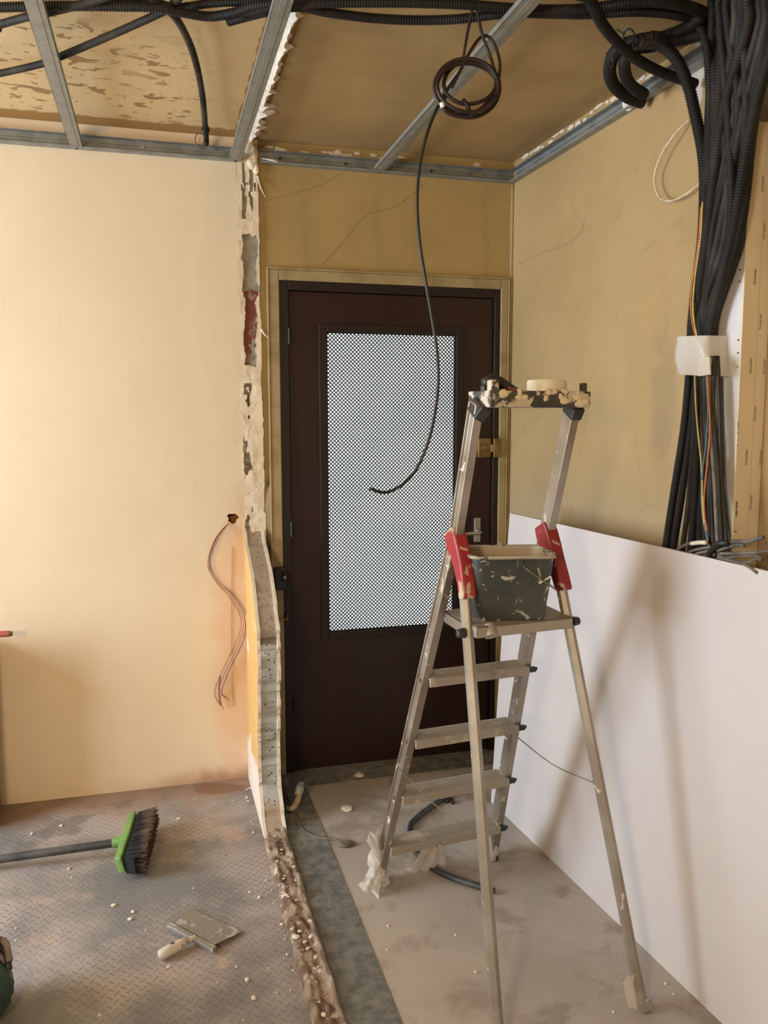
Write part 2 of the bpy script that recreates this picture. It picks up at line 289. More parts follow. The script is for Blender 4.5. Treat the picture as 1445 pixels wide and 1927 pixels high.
n = NT('mahogany'); g = n.noise(1, 5, vec=n.scale((26, 26, 1.4)), dist=.4); M['wood'] = n.fin(n.mix(n.ss(g, .3, .75), (.027, .0072, .005), (.0155, .0045, .0038)), .42, 0, g, .06, .001)
n = NT('dark_wood'); g = n.noise(1, 5, vec=n.scale((26, 26, 1.4))); M['wood_dark'] = n.fin(n.mix(n.ss(g, .3, .75), (.014, .0055, .004), (.009, .004, .003)), .48, 0, g, .06, .001)
M['casing'] = simple('ochre_casing', (.38, .29, .145), (.29, .215, .10), 9, .6); M['brass'] = simple('brass', (.30, .20, .085), (.2, .135, .06), 25, .4, .75); M['steel'] = simple('brushed_steel', (.6, .58, .55), None, 25, .3, .9)
M['mesh_iron'] = simple('black_iron', (.018, .017, .016), None, 30, .5, .2)
n = NT('frosted_glass'); tb = n.t.nodes.new('ShaderNodeBsdfTranslucent'); gb = n.t.nodes.new('ShaderNodeBsdfGlossy'); gb.inputs['Roughness'].default_value = .25; mx = n.t.nodes.new('ShaderNodeMixShader'); mx.inputs[0].default_value = .05
n.link(n.mix(n.ss(n.noise(2.2, 3), .35, .7), (.84, .85, .84), (.72, .75, .75)), tb.inputs[0]); n.t.links.new(tb.outputs[0], mx.inputs[1]); n.t.links.new(gb.outputs[0], mx.inputs[2]); n.t.links.new(mx.outputs[0], n.out.inputs[0]); M['glass'] = n.mat
def film(name, col, a, tr):
    n = NT(name); bp = n.noise(35, 4); p = n.t.nodes.new('ShaderNodeBsdfPrincipled'); n.link(col, p.inputs['Base Color']); p.inputs['Roughness'].default_value = .35
    t2 = n.t.nodes.new('ShaderNodeBsdfTranslucent'); n.link(col, t2.inputs[0]); mx = n.t.nodes.new('ShaderNodeMixShader'); mx.inputs[0].default_value = tr; n.t.links.new(p.outputs[0], mx.inputs[1]); n.t.links.new(t2.outputs[0], mx.inputs[2])
    tp = n.t.nodes.new('ShaderNodeBsdfTransparent'); m2 = n.t.nodes.new('ShaderNodeMixShader'); m2.inputs[0].default_value = a; n.t.links.new(tp.outputs[0], m2.inputs[1]); n.t.links.new(mx.outputs[0], m2.inputs[2]); n.t.links.new(m2.outputs[0], n.out.inputs[0]); return n.mat
M['film'] = film('white_plastic_film', (.82, .77, .69), .72, .35); M['tape'] = film('white_tape', (.80, .76, .68), .86, .15)
M['green'] = simple('green_plastic', (.17, .33, .085), (.13, .26, .065), 20, .45); n = NT('dusty_bristle'); M['bristle'] = n.fin(n.mix(n.ss(n.m('ADD', n.xyz[0], n.m('MULTIPLY', n.noise(30), .03)), .045, .075), (.012, .012, .013), (.115, .07, .045)), .9)
M['pole'] = simple('dusty_black_pole', (.035, .037, .04), (.085, .08, .075), 9, .5); M['blade'] = splat('filler_smeared_steel', (.26, .25, .22), (.46, .43, .37), .56, 20, .45, .35)
M['handle_paint'] = splat('paint_crusted_handle', (.60, .55, .46), (.09, .08, .075), .60, 36, .7); M['trunk_front'] = simple('white_trunking', (.74, .73, .74), (.70, .69, .70), 6, .35, bump=.02); M['trunk_side'] = simple('lamplit_trunking', (.76, .66, .50), (.72, .62, .46), 6, .4, bump=.02)  # trunk_side: white trunking with the warm lamp light tinted into its colour
M['print'] = simple('printed_ink', (.17, .14, .11), None, 20, .7); M['pencil'] = simple('pen_marks', (.07, .07, .08), None, 20, .7)
M['pipe_cream'] = simple('cream_pipe', (.55, .45, .3), (.35, .27, .18), 20, .5); M['pipe_tape'] = simple('blue_grey_tape', (.20, .24, .27), (.45, .46, .45), 40, .4); M['pipe_brown'] = simple('rusty_pipe', (.09, .055, .03), (.05, .03, .02), 20, .6)
M['chip'] = simple('plaster_chip', (.72, .62, .52), (.6, .5, .4), 60, .9); M['chip_red'] = simple('pinkish_rubble', (.45, .28, .2), (.36, .2, .14), 60, .9)
M['metal_tip'] = simple('worn_metal', (.30, .22, .10), None, 40, .4, .6); M['sack'] = simple('green_woven_sack', (.03, .075, .05), (.02, .05, .035), 60, .7); M['stripe'] = simple('grey_webbing', (.26, .23, .2), None, 60, .7); M['cardboard'] = simple('brown_cardboard', (.24, .13, .06), (.2, .1, .045), 12, .8)
M['hole'] = simple('hole_clay', (.42, .20, .03), (.05, .03, .015), 30, .9, lo=.45, hi=.55)

M['crack'] = simple('hairline_crack', (.20, .13, .06), None, 30, .9)
# ------------------------------------------------------------------ room shell
def sheet(outer, holes, M2):                          # flat sheet with holes, 2d -> 3d by M2
    b = bmesh.new(); es = []
    for lp in [outer]+holes:
        vs = [b.verts.new(M2(*p)) for p in lp]; es += [b.edges.new((vs[i], vs[(i+1) % len(vs)])) for i in range(len(vs))]
    bmesh.ops.triangle_fill(b, use_beauty=True, use_dissolve=False, edges=es); r = MB(); b.verts.index_update()
    r.add([v.co.copy() for v in b.verts], [tuple(v.index for v in f.verts) for f in b.faces]); b.free(); return r
XL, YB, ZC = -3.0, -2.0, 2.645
rg = [(.292+.021*(1+.25*math.sin(5*t+1))*math.cos(t), 1.129+.021*(1+.2*math.sin(3*t))*math.sin(t)) for t in [2*math.pi*i/18 for i in range(18)]]
wl = sheet([(XL, 0), (.42, 0), (.42, 2.7), (XL, 2.7)], [rg], lambda x, z: (x, D, z)).build('wall_back', M['cream_wall'], fix=False); struct(wl)
cup = MB(); k = len(rg); cup.add([(x, D, z) for x, z in rg]+[(x+.006, D+.045, z-.004) for x, z in rg], [(i, (i+1) % k, k+(i+1) % k, k+i) for i in range(k)]+[tuple(range(k, 2*k))])
cup.build('socket_hole', M['hole'], wl)
LX0, LX1, LZ = .4974, 1.4717, 2.1
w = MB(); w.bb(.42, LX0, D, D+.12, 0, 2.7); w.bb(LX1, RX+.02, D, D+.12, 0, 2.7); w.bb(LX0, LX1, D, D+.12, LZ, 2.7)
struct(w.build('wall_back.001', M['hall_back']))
w = MB(); A = (wall_x(YB), YB); B = (wall_x(D+.12), D+.12); w.prism([A, B, (B[0]+.1, B[1]), (A[0]+.1, A[1])], 2.75); struct(w.build('wall_right', M['hall_right']))
w = sheet([(YB, 0), (D, 0), (D, 2.75), (YB, 2.75)], [[(1.65, .42), (3.15, .42), (3.15, 2.4), (1.65, 2.4)]], lambda y, z: (XL, y, z)).build('wall_left', M['plain_wall']); struct(w)
struct(MB().bb(XL, 2, YB-.1, YB, 0, 2.75).build('wall_rear', M['plain_wall']))
wf = MB()
for a in ((1.65, 1.69, .42, 2.4), (3.11, 3.15, .42, 2.4), (2.38, 2.42, .42, 2.4)): wf.bb(XL-.05, XL+.02, a[0], a[1], a[2], a[3])
wf.bb(XL-.05, XL+.02, 1.65, 3.15, .42, .46); wf.bb(XL-.05, XL+.02, 1.65, 3.15, 2.36, 2.4); struct(wf.build('window_1', M['cream_plastic']))
struct(MB().bb(.42, 2, YB, D+.15, -.1, 0).build('floor', M['concrete']))
struct(MB().bb(XL, .42, YB, D, -.1, 0).build('floor.001', M['vinyl']))
sv = MB(); sv.bb(.42, .5591, YB, 3.30, 0, .003); sv.bb(.42, 1.48, 3.30, D, 0, .003); struct(sv.build('floor.002', M['strip']))
struct(MB().bb(XL, .42, YB, D, ZC, ZC+.1).build('ceiling', M['ceil_left']))
struct(MB().bb(.42, 2, YB, D+.02, 2.642, ZC+.1).build('ceiling.001', M['ceil_right']))
for pts, w_ in (([(500, 378), (560, 362), (610, 345), (642, 326)], 0), ([(605, 500), (650, 450), (690, 405), (745, 388), (800, 345)], 0), ([(968, 500), (1010, 480), (1060, 462), (1092, 440), (1100, 410)], 1)):
    o_ = bpy.data.objects['wall_right' if w_ else 'wall_back.001']; MB().tube([pr(x, y, .0003) if w_ else py_(x, y, D-.0003) for x, y in pts], .0006, 5, step=.01).build('crack', M['crack'], o_, smooth='all')
# corner bead: a paler run of filler in the hall corner
w = MB(); w.tube([(wall_x(D)-.004, D-.004, z) for z in (0.02, 1, 2.55)], .009, 6, step=.05); struct(w.build('trim_1', M['casing'], smooth='all'))

# ------------------------------------------------------------------ broken partition: floor stump, wall scar, ceiling seam
nz = vnoise(3)
def prof(seed, amp, off):
    pts = [(1.085, 3.457), (1.03, 3.41), (.985, 3.30), (.93, 3.20), (.86, 3.11), (.76, 3.035), (.62, 3.02), (.45, 3.04), (.3, 3.065), (.14, 3.05), (.05, 2.98), (0, 2.90)]
    z = np.linspace(1.085, 0, 110); y = np.interp(-z, [-p[0] for p in pts], [p[1] for p in pts]); g = vnoise(seed)
    g0_ = vnoise(11)
    return [(min(3.457, yy+off+(g0_(zz*22, 3)-.5)*.035+(g(zz*30, seed)-.5)*amp), zz) for yy, zz in zip(y, z)]
pw = thing('wall_partition', 'broken stump', 'wall'); 
for k in ('label', 'category'): del pw[k]
struct(pw)
def slab(pr_, x0, x1):
    poly = [(3.457, 0)]+[(3.457, pr_[0][1])]+pr_[1:]; s = MB(); k = len(poly)
    s.add([(x0, y, z) for y, z in poly]+[(x1, y, z) for y, z in poly], [(i, (i+1) % k, k+(i+1) % k, k+i) for i in range(k)])
    b = bmesh.new()
    for x in (x0, x1):
        vs = [b.verts.new((x, y, z)) for y, z in poly]; es = [b.edges.new((vs[i], vs[(i+1) % k])) for i in range(k)]
        bmesh.ops.triangle_fill(b, use_beauty=True, use_dissolve=False, edges=es)
    b.verts.index_update(); s.add([v.co.copy() for v in b.verts], [tuple(v.index for v in f.verts) for f in b.faces]); b.free(); return s
slab(prof(16, .012, .0), .347, .408).build('block_core', M['block'], pw)
slab(prof(12, .022, -.004), .335, .347).build('painted_plaster', M['yellow'], pw)
slab(prof(15, .034, -.008), .408, .420).build('plaster_layer', M['plaster_white'], pw)
# rubble line on the floor where the wall stood
rb = MB(); nx_, ny_ = 18, 420; ys = np.linspace(2.93, .9, ny_); V = []
for y in ys:
    wob = (nz(y*9, 2)-.5)*.018
    for i in range(nx_):
        t = i/(nx_-1); x = .335+t*.087+wob*(1 if t < .5 else .4); e = min(1, 6*t, 8*(1-t)); V.append((x, y, .001+e**.5*(.006+.030*max(0, nz(x*60, y*22)-.22)**1.1+.016*nz(x*170, y*75)*nz(x*40, y*15+9)+(.012 if t > .75 else 0)*nz(y*13, 8))))
rb.add(V, [(j*nx_+i, j*nx_+i+1, (j+1)*nx_+i+1, (j+1)*nx_+i) for j in range(ny_-1) for i in range(nx_-1)]); rb.build('rubble_line', M['rubble'], pw, smooth='all')
# scar up the back wall
def zof(y): return 2.545-(y-310)*.002081
def region(x, z):
    g = (nz(z*17, x*50)-.5); xl = .356+g*.022; xr = .404+(nz(z*21+30, 5)-.5)*.026
    if zof(545)+g*.03 < z < zof(442)+g*.03: return 'mortar' if xl-.006 < x < xr+.004 else 'plaster'
    if zof(690)+g*.04 < z <= zof(545)+g*.03:
        if xl < x < xr: return 'brick' if not (z < zof(640) and x > .372+g*.02 and nz(x*80, z*60) > .42) else 'mortar'
        return 'plaster'
    if zof(410)+g*.02 < z < zof(345): return 'mortar' if xl < x < xr and nz(x*40, z*9) > .4 else 'plaster'
    if z > zof(360): return 'mortar' if abs(x-.363) < .006+g*.01 or abs(x-.392+.01*g) < .006 else 'plaster'
    if z < 1.68 and .34+(nz(z*8, 40)-.5)*.03 < x < .365+(nz(z*12, 33)-.5)*.04 and nz(z*14, x*30) > .52: return 'gouge'
    return 'plaster'
cell = .0026; regs = {k: MB() for k in ('plaster', 'mortar', 'brick', 'gouge')}; xs = np.arange(.326, .432, cell); zs = np.arange(1.02, 2.552, cell*1.3); hh = {}
for a, x in enumerate(xs):
    for b_, z in enumerate(zs):
        wl_ = .337-.008*(z-1.5)+(nz(z*15, 17)-.5)*.022 ; wr_ = .4225-.003*(z-1.5)+(nz(z*10, 23)-.5)*.013
        if z < 1.15: wr_ += .006
        r_ = region(x, z) if wl_ < x < wr_ else None
        hh[a, b_] = (r_, {None: .0005, 'plaster': .013, 'mortar': .005, 'brick': .006, 'gouge': .003}[r_]+(.006*(nz(x*24, z*20)-.5) if r_ else 0))
for a in range(len(xs)-1):
    for b_ in range(len(zs)-1):
        r_ = hh[a, b_][0]
        if r_: regs[r_].add([(xs[i], D-max(.001, hh[i, j][1]), zs[j]) for i, j in ((a, b_), (a+1, b_), (a+1, b_+1), (a, b_+1))], [(0, 1, 2, 3)])
sc = bpy.data.objects.new('trim_2', None); COL.objects.link(sc); struct(sc)
for k, nm, mt in (('plaster', 'plaster_edge', 'plaster'), ('mortar', 'cement_patch', 'mortar'), ('brick', 'brick_patch', 'brick'), ('gouge', 'gouge', 'rubble')): regs[k].build(nm, M[mt], sc, fix=False)
for a, b in ((( .418, D-.012, 2.50), (.445, D-.035, 2.415)), ((.424, D-.01, 1.90), (.447, D-.03, 1.865))): MB().tube([a, ((a[0]+b[0])/2-.004, a[1]-.012, (a[2]+b[2])/2), b], [.005, .003, .001], 6).build('plaster_sliver', M['plaster_white'], sc)
# ragged plaster along the ceiling seam
sm = MB(); yy = np.linspace(3.45, 2.15, 260); L = []; R_ = []
for i, y in enumerate(yy):
    sp = max(0, nz(y*31, 50)-.44)*.085*(1.25 if y > 3.0 else .55)*(.4+1.2*nz(y*7, 31)); sp += .016*nz(y*75, 11)*nz(y*9, 60)
    L.append((.384, y, 2.642)); R_.append((.402+sp, y+.035*(nz(y*30, 77)-.5), 2.636+.004*nz(y*30, 9)))
kk = len(yy); mid = [(.5*(a[0]+b[0]), a[1], 2.630-.012*nz(a[1]*33, 6)) for a, b in zip(L, R_)]
sm.add(L+mid+R_+[(r[0]-.003, r[1], 2.6425) for r in R_], [(j*kk+i, j*kk+i+1, (j+1)*kk+i+1, (j+1)*kk+i) for j in range(3) for i in range(kk-1)])
so = sm.build('trim_3', M['plaster_white'], fix=False); struct(so)
hp = MB(); 

for i, (x, z, a, b_) in enumerate(((.385, 2.615, .022, .03), (.405, 2.585, .018, .028), (.398, 2.55, .020, .026), (.412, 2.528, .014, .022))): q_ = blob((x, D-.012, z), a, .016, b_, 400+i, .5, 9); hp.add(q_.v, q_.f)
hp.build('plaster_lump', M['plaster'], so, smooth='all')
# flaked cornice bits over the tracks
cb = MB()
for i in range(16):
    x = (.50, .52, .61, .69, .71, .73, .75, .78, .80, .83, .90, .93, .96, .47, 1.02, 1.36)[i]; b_ = blob((x, D-.002, 2.618+random.uniform(-.008, .008)), random.uniform(.010, .026), .004, random.uniform(.004, .009), 500+i, .6, 7); cb.add(b_.v, b_.f)
for i in range(18):
    y = 2.45+i*.052+random.uniform(-.01, .01); b_ = blob((wall_x(y)-.002, y, 2.628+random.uniform(-.008, .010)), .004, random.uniform(.012, .036), random.uniform(.003, .008), 540+i, .6, 7); cb.add(b_.v, b_.f)
cb.build('flaked_paint', M['plaster_white'], so)

# ------------------------------------------------------------------ door
dr = bpy.data.objects.new('door_1', None); COL.objects.link(dr); struct(dr)
J = .038; f = MB(); f.bb(LX0, LX0+J, D-.01, D+.07, 0, LZ); f.bb(LX1-J*.7, LX1, D-.01, D+.07, 0, LZ); f.bb(LX0+J, LX1-J*.7, D-.01, D+.07, LZ-J, LZ); f.bb(LX0+J, LX0+J+.016, D+.05, D+.07, 0, LZ-J); f.bb(LX1-J*.7-.016, LX1-J*.7, D+.05, D+.07, 0, LZ-J); f.bb(LX0+J+.016, LX1-J*.7-.016, D+.05, D+.07, LZ-J-.016, LZ-J); f.bb(LX0+J, LX1-J*.7, D+.05, D+.07, 0, .012)
f.build('door_frame', M['wood_dark'], dr, bevel=.003)
gx0, gx1, gz0, gz1 = .696, 1.272, .613, 1.900; lx0, lx1, lz1 = LX0+J+.003, LX1-J*.7-.003, LZ-J-.003; y0, y1 = D+.006, D+.046; g = .022
lf = MB()
lf.bb(lx0, gx0-g, y0, y1, .006, lz1); lf.bb(gx1+g, lx1, y0, y1, .006, lz1); lf.bb(gx0-g, gx1+g, y0, y1, gz1+g, lz1); lf.bb(gx0-g, gx1+g, y0, y1, .006, gz0-g)
leaf = lf.build('door_leaf', M['wood'], dr)
mo = MB()
for a in ((gx0-g-.012, gx0, gz0-g-.012, gz1+g+.012), (gx1, gx1+g+.012, gz0-g-.012, gz1+g+.012), (gx0, gx1, gz1, gz1+g+.012), (gx0, gx1, gz0-g-.012, gz0)): mo.bb(a[0], a[1], y0-.007, y0+.02, a[2], a[3])
mo.build('glazing_bead', M['wood_dark'], dr, bevel=.003)
MB().bb(gx0-.01, gx1+.01, y0+.026, y0+.030, gz0-.01, gz1+.01).build('frosted_pane', M['glass'], dr)
wm = MB(); P_ = .0163; hx, hz = gx1-gx0, gz1-gz0; yy_ = y0+.010
for sgn in (1, -1):
    k = -hz
    while k < hx+hz:
        # line x = k + sgn*z clipped to the opening
        za, zb = 0., hz
        xa, xb = k, k+sgn*hz
        if sgn == 1: za = max(0, -k); zb = min(hz, hx-k)
        else: za = max(0, k-hx); zb = min(hz, k)
        if zb-za > .004:
            wm.bar((gx0+k+sgn*za, yy_+sgn*.0008, gz0+za), (gx0+k+sgn*zb, yy_+sgn*.0008, gz0+zb), .0026, .0042, (0, 1, 0))
        k += P_
wm.build('diamond_wire_mesh', M['mesh_iron'], dr)
mf = MB()
for a in ((gx0, gx0+.005, gz0, gz1), (gx1-.005, gx1, gz0, gz1), (gx0, gx1, gz0, gz0+.005), (gx0, gx1, gz1-.005, gz1)): mf.bb(a[0], a[1], yy_-.002, yy_+.004, a[2], a[3])
mf.build('mesh_border', M['mesh_iron'], dr)
for z in (1.875, 1.075, .30): MB().cyl((lx0-.002, D-.014, z-.033), (lx0-.002, D-.014, z+.033), .0065, 12).build('hinge', M['wood_dark'], dr, smooth=True)
hp_ = thing_ = bpy.data.objects.new('door_handle', None); COL.objects.link(hp_); hp_.parent = dr
c = py_(899, 995, D); MB().bb(c.x-.018, c.x+.012, D-.004, D+.007, c.z-.06, c.z+.05).build('back_plate', M['steel'], hp_, bevel=.003)
MB().tube([(c.x-.003, D, c.z-.01), (c.x-.003, D-.04, c.z-.01), (c.x-.02, D-.05, c.z-.012), (c.x-.075, D-.05, c.z-.014)], .0085, 10).build('lever', M['steel'], hp_, smooth=True)
db = bpy.data.objects.new('rim_lock', None); COL.objects.link(db); db.parent = dr
c = py_(907, 843, D); MB().bb(c.x-.03, c.x+.032, D-.028, D+.006, c.z-.042, c.z+.044).build('lock_case', M['brass'], db, bevel=.005)
MB().cyl((c.x, D-.028, c.z), (c.x, D-.042, c.z), .017, 20).build('thumb_knob', M['brass'], db, bevel=.002)
MB().bb(c.x+.03, c.x+.052, D-.02, D-.006, c.z-.018, c.z+.016).build('bolt', M['steel'], db)
c2 = py_(931, 843, D); MB().bb(c2.x-.018, c2.x+.018, D-.028, D+.004, c.z-.042, c.z+.044).build('keeper', M['brass'], db, bevel=.005)
# casing round the frame
cs = MB(); cw = .042
cs.bb(LX0-cw, LX0, D-.016, D+.001, 0, LZ+cw); cs.bb(LX1, LX1+.034, D-.016, D+.001, 0, LZ+cw); cs.bb(LX0, LX1, D-.016, D+.001, LZ, LZ+cw)
struct(cs.build('trim_4', M['casing'], bevel=.004))
cs = MB(); cs.bb(LX0-cw-.008, LX0-cw, D-.02, D+.001, 0, LZ+cw+.008); cs.bb(LX0-cw, LX1+.034, D-.02, D+.001, LZ+cw, LZ+cw+.008); cs.bb(LX1+.034, LX1+.04, D-.02, D+.001, 0, LZ+cw+.008); struct(cs.build('trim_5', M['casing'], bevel=.003))
# latch box and strike on the left jamb
c = py_(527, 1085, D); lb = thing('latch_box', 'dark grey metal latch box on the brown door frame beside the broken stump', 'latch', (c.x, D-.01, c.z))
MB().bb(-.028, .02, -.036, 0, -.05, .045).build('case', M['black_plastic'], lb, bevel=.006); MB().bb(.0, .026, -.042, -.012, -.012, .03).build('lever', M['mesh_iron'], lb, bevel=.004); MB().cyl((.012, -.043, .006), (.012, -.047, .006), .006, 12).build('screw', M['steel'], lb)
c = py_(536, 1162, D-.02); st = MB(); st.bb(c.x-.035, c.x+.012, c.y-.002, c.y+.012, c.z-.01, c.z-.003); st.bb(c.x+.008, c.x+.012, c.y-.012, c.y+.012, c.z-.01, c.z+.016)
tag(st.build('strike_plate', M['brass']), 'small brass angle bracket on the door frame below the latch box', 'bracket')

# ------------------------------------------------------------------ ceiling grid
ZT = 2.551
def utrack(name, a, b, inward, label):                # U track: web on the wall, flanges into the room
    t = thing(name, label, 'metal track'); a, b, w_ = Vector(a), Vector(b), Vector(inward); h = Vector((0, 0, 1))
    def strip_(p0, p1, th):
        s = MB(); d = (b-a).normalized(); s.bar(a+p0*.5+p1*.5, b+p0*.5+p1*.5, (p1-p0).length, th, (p1-p0).normalized()); return s
    s = strip_(w_*.001, w_*.001+h*.048, .0012)
    for q in (strip_(h*0, w_*.03, .0012), strip_(h*.048, w_*.028+h*.048, .0012), strip_(w_*.03, w_*.03+h*.006, .0012), strip_(w_*.004+h*.016, w_*.004+h*.022, .003), strip_(w_*.004+h*.030, w_*.004+h*.036, .003)): s.add(q.v, q.f)
    s.build('profile', M['galv_dark'], t); return t
tl = utrack('wall_track', (XL, D, ZT), (.33, D, ZT), (0, -1, 0), 'grey metal ceiling track along the cream wall left of the broken partition')
tm = utrack('wall_track', (.432, D, ZT), (RX-.002, D, ZT), (0, -1, 0), 'grey metal ceiling track on the tan wall above the brown door')
tr_ = utrack('wall_track', (wall_x(D-.03), D-.03, ZT), (wall_x(.3), .3, ZT), (-1, -TR, 0), 'grey metal ceiling track along the right wall behind the looped conduits')
def slot(t, o, sx, r=.006):
    s = MB(); s.prism([(sx*math.copysign(1, math.cos(q))/2+r*math.cos(q), r*math.sin(q)) for q in [2*math.pi*(i+.5)/16 for i in range(16)]], .0012, Matrix.Translation(o)@Matrix.Rotation(math.pi/2, 4, 'X')); return s
for x in (.59, 1.36): slot(tm, Vector((x, D-.0035, 2.575)), .03).build('slot', M['casing'], tm)
for t, x in ((tm, .51), (tm, .78), (tm, 1.15), (tl, -.02)): MB().cyl((x, D-.002, 2.577), (x, D-.009, 2.577), .0055, 10).build('screw', M['black_plastic'] if t is tm else M['steel'], t)
for t, a, b in ((tm, (.433, 2.563), (.50, 2.56)),): MB().tube([(a[0], D-.032, a[1]), (.47, D-.034, 2.560), (b[0], D-.031, b[1]-.004)], [.0015, .003, .0045, .002], 6).build('filler_smear', M['plaster_white'], t, smooth='all')
rails = ((-.2596, 'leftmost of the three galvanised ceiling rails, above the cream wall'), (.3314, 'galvanised ceiling rail running along the ragged plaster seam'), (.9162, 'rightmost of the three galvanised ceiling rails, above the hanging cable coil'))
for x, lab in rails:
    t = thing('ceiling_rail', lab, 'metal rail', (x, 0, 0), 0, 'galvanised ceiling rails'); s = MB()
    for a in ((-.0235, .0235, 0, .0010), (-.0235, -.0225, 0, .017), (.0225, .0235, 0, .017), (-.0235, -.017, .016, .017), (.017, .0235, .016, .017)): s.bb(a[0], a[1], .2, D-.006, ZT+.0015+a[2], ZT+.0015+a[3])
    s.bb(-.008, .008, .2, D-.006, ZT+.0003, ZT+.0015); s.build('profile', M['galv'], t); MB().cyl((0, D-.018, ZT), (0, D-.018, ZT-.004), .004, 10).build('screw', M['black_plastic'], t)

# ------------------------------------------------------------------ conduits and cables overhead
def conduit(pts, label, r=.0125, mat='conduit', group=None, name='corrugated_conduit', ridge=.13, n=10, cat='conduit'):
    return tag(MB().tube(pts, r, n, ridge=ridge, pitch=.0072).build(name, M[mat], smooth='all', fix=False), label, cat, group)
Z1 = 2.5865
conduit([Vector((-1.9, 2.75, Z1)), Vector((-1.1, 2.68, Z1)), pz(-60, 15, Z1), pz(0, 14, Z1), pz(100, 11, Z1), pz(220, 12, Z1), pz(290, 14, Z1), pz(345, 24, Z1), pz(395, 31, Z1), pz(440, 24, Z1), pz(478, 12, Z1+.003), pz(530, 5, Z1+.003)], 'black corrugated conduit along the top edge of the photo over the leftmost rail')
conduit([pz(180, -6, 2.613), pz(270, -2, 2.613), pz(318, 12, 2.613), pz(350, 13, 2.613), pz(400, 6, 2.613), pz(470, 3, 2.613), pz(540, 2, 2.613)], 'black corrugated conduit crossing above the bend of the drooping one at top left', .011)
conduit([Vector((-1.8, 2.95, 2.584)), Vector((-1.0, 2.80, 2.584)), pz(-50, 62, 2.584), pz(0, 46, 2.584), pz(55, 31, 2.584), pz(110, 19, 2.584), pz(175, 2, 2.584), pz(210, -10, 2.584)], 'short black conduit slanting up past the leftmost rail near the corner', .0105, 'conduit_dusty')
conduit([Vector((-1.8, 3.2, 2.582)), Vector((-1.05, 3.09, 2.582)), pz(-50, 146, 2.582), pz(0, 138, 2.582), pz(75, 121, 2.582), pz(115, 106, 2.582), pz(200, 70, 2.588), pz(285, 32, 2.60), pz(318, 14, 2.605), pz(340, -8, 2.605)], 'long black conduit slanting across the stained ceiling from the left edge', .0105, 'conduit_dusty')
ed = conduit([pz(275, -12, 2.600), pz(312, 15, 2.603), pz(340, 48, 2.603), pz(365, 105, 2.604), pz(380, 175, 2.606), pz(386, 235, 2.600), pz(388, 262, 2.585), pz(388, 270, 2.565)], 'black conduit curving down the stained ceiling to the cream wall, tied near its end', .0105, 'conduit_dusty')
c = pz(387, 243, 2.60); MB().tube([(c.x+.013*math.cos(q), c.y+.004, c.z+.013*math.sin(q)) for q in [2*math.pi*i/12 for i in range(13)]], .0025, 6).build('cable_tie', M['tie'], ed)
c = py_(375, 262, 3.40); tag(MB().tube([(c.x+.016+.004, 3.40, c.z+.02), (c.x-.006, 3.40, c.z+.02), (c.x-.016, 3.395, c.z-.005), (c.x-.008, 3.395, c.z-.03), (c.x+.006, 3.395, c.z-.032), (c.x+.012, 3.40, c.z-.012)], .0022, 6).build('wire_loop', M['wire_umber'], smooth='all'), 'thin brown wire loop hanging by the tied conduit end above the cream wall', 'wire')
Z2 = 2.584
conduit([pz(455, 26, Z2), pz(500, 16, Z2), pz(560, 8, Z2), pz(640, 5, Z2), pz(760, 5, Z2), pz(860, 8, Z2), pz(960, 15, Z2), pz(1040, 18, Z2), pz(1110, 15, Z2), pz(1180, 6, Z2), pz(1250, 6, Z2), pz(1310, 22, Z2), pz(1338, 60, 2.56), px_(1345, 140, 1.43), px_(1343, 300, 1.45), px_(1335, 450, 1.46), px_(1325, 600, 1.47)], 'black corrugated conduit running along the top edge, straighter of the two over the hall')
conduit([pz(430, 40, Z2+.002), pz(500, 22, Z2), pz(560, 13, Z2), pz(620, 24, Z2), pz(700, 34, Z2), pz(780, 38, Z2), pz(860, 36, Z2), pz(960, 25, Z2), pz(1040, 26, Z2), pz(1110, 27, Z2), pz(1200, 22, Z2), pz(1270, 28, Z2), pz(1312, 45, Z2-.01), px_(1333, 110, 1.42), px_(1335, 280, 1.45), px_(1325, 450, 1.47), px_(1312, 600, 1.475)], 'black corrugated conduit sagging in a shallow bow under the hall ceiling')
conduit([pz(1150, -8, 2.595), pz(1230, 2, 2.595), pz(1300, 12, 2.59), pz(1345, 40, 2.57), px_(1362, 110, 1.41), px_(1368, 260, 1.44), px_(1358, 430, 1.46), px_(1338, 600, 1.46)], 'black corrugated conduit turning down at the ceiling corner into the bundle', .0125)
# the C-shaped loop by the right wall
Z3 = 2.56
conduit([pz(1322, 28, 2.58), pz(1290, 55, 2.575), pz(1240, 73, 2.57), pz(1195, 78, Z3), pz(1160, 95, Z3), pz(1147, 130, Z3), pz(1155, 160, 2.55), pz(1180, 182, 2.545), pz(1208, 193, 2.54)], 'outer black conduit of the C-shaped loop beside the right wall track', .019)
conduit([pz(1335, 50, 2.575), pz(1285, 70, 2.568), pz(1235, 84, 2.555), pz(1195, 92, 2.545), pz(1176, 115, 2.54), pz(1178, 145, 2.535), pz(1192, 165, 2.53), pz(1212, 178, 2.53)], 'inner black conduit of the C-shaped loop, cut end beside the right wall track', .0178)
conduit([pz(1330, 62, 2.55), pz(1270, 78, 2.545), pz(1225, 70, 2.54), pz(1205, 85, 2.535)], 'short black conduit stub sticking out of the C-shaped loop at its top', .016)
conduit([Vector((.86, 1.2, 2.60)), pz(1070, -60, 2.56), pz(1110, 0, 2.545), pz(1138, 52, 2.535), pz(1185, 102, 2.52), pz(1240, 134, 2.51), pz(1308, 158, 2.50)], 'black corrugated conduit crossing in front of the C-shaped loop with open cut end', .0145)
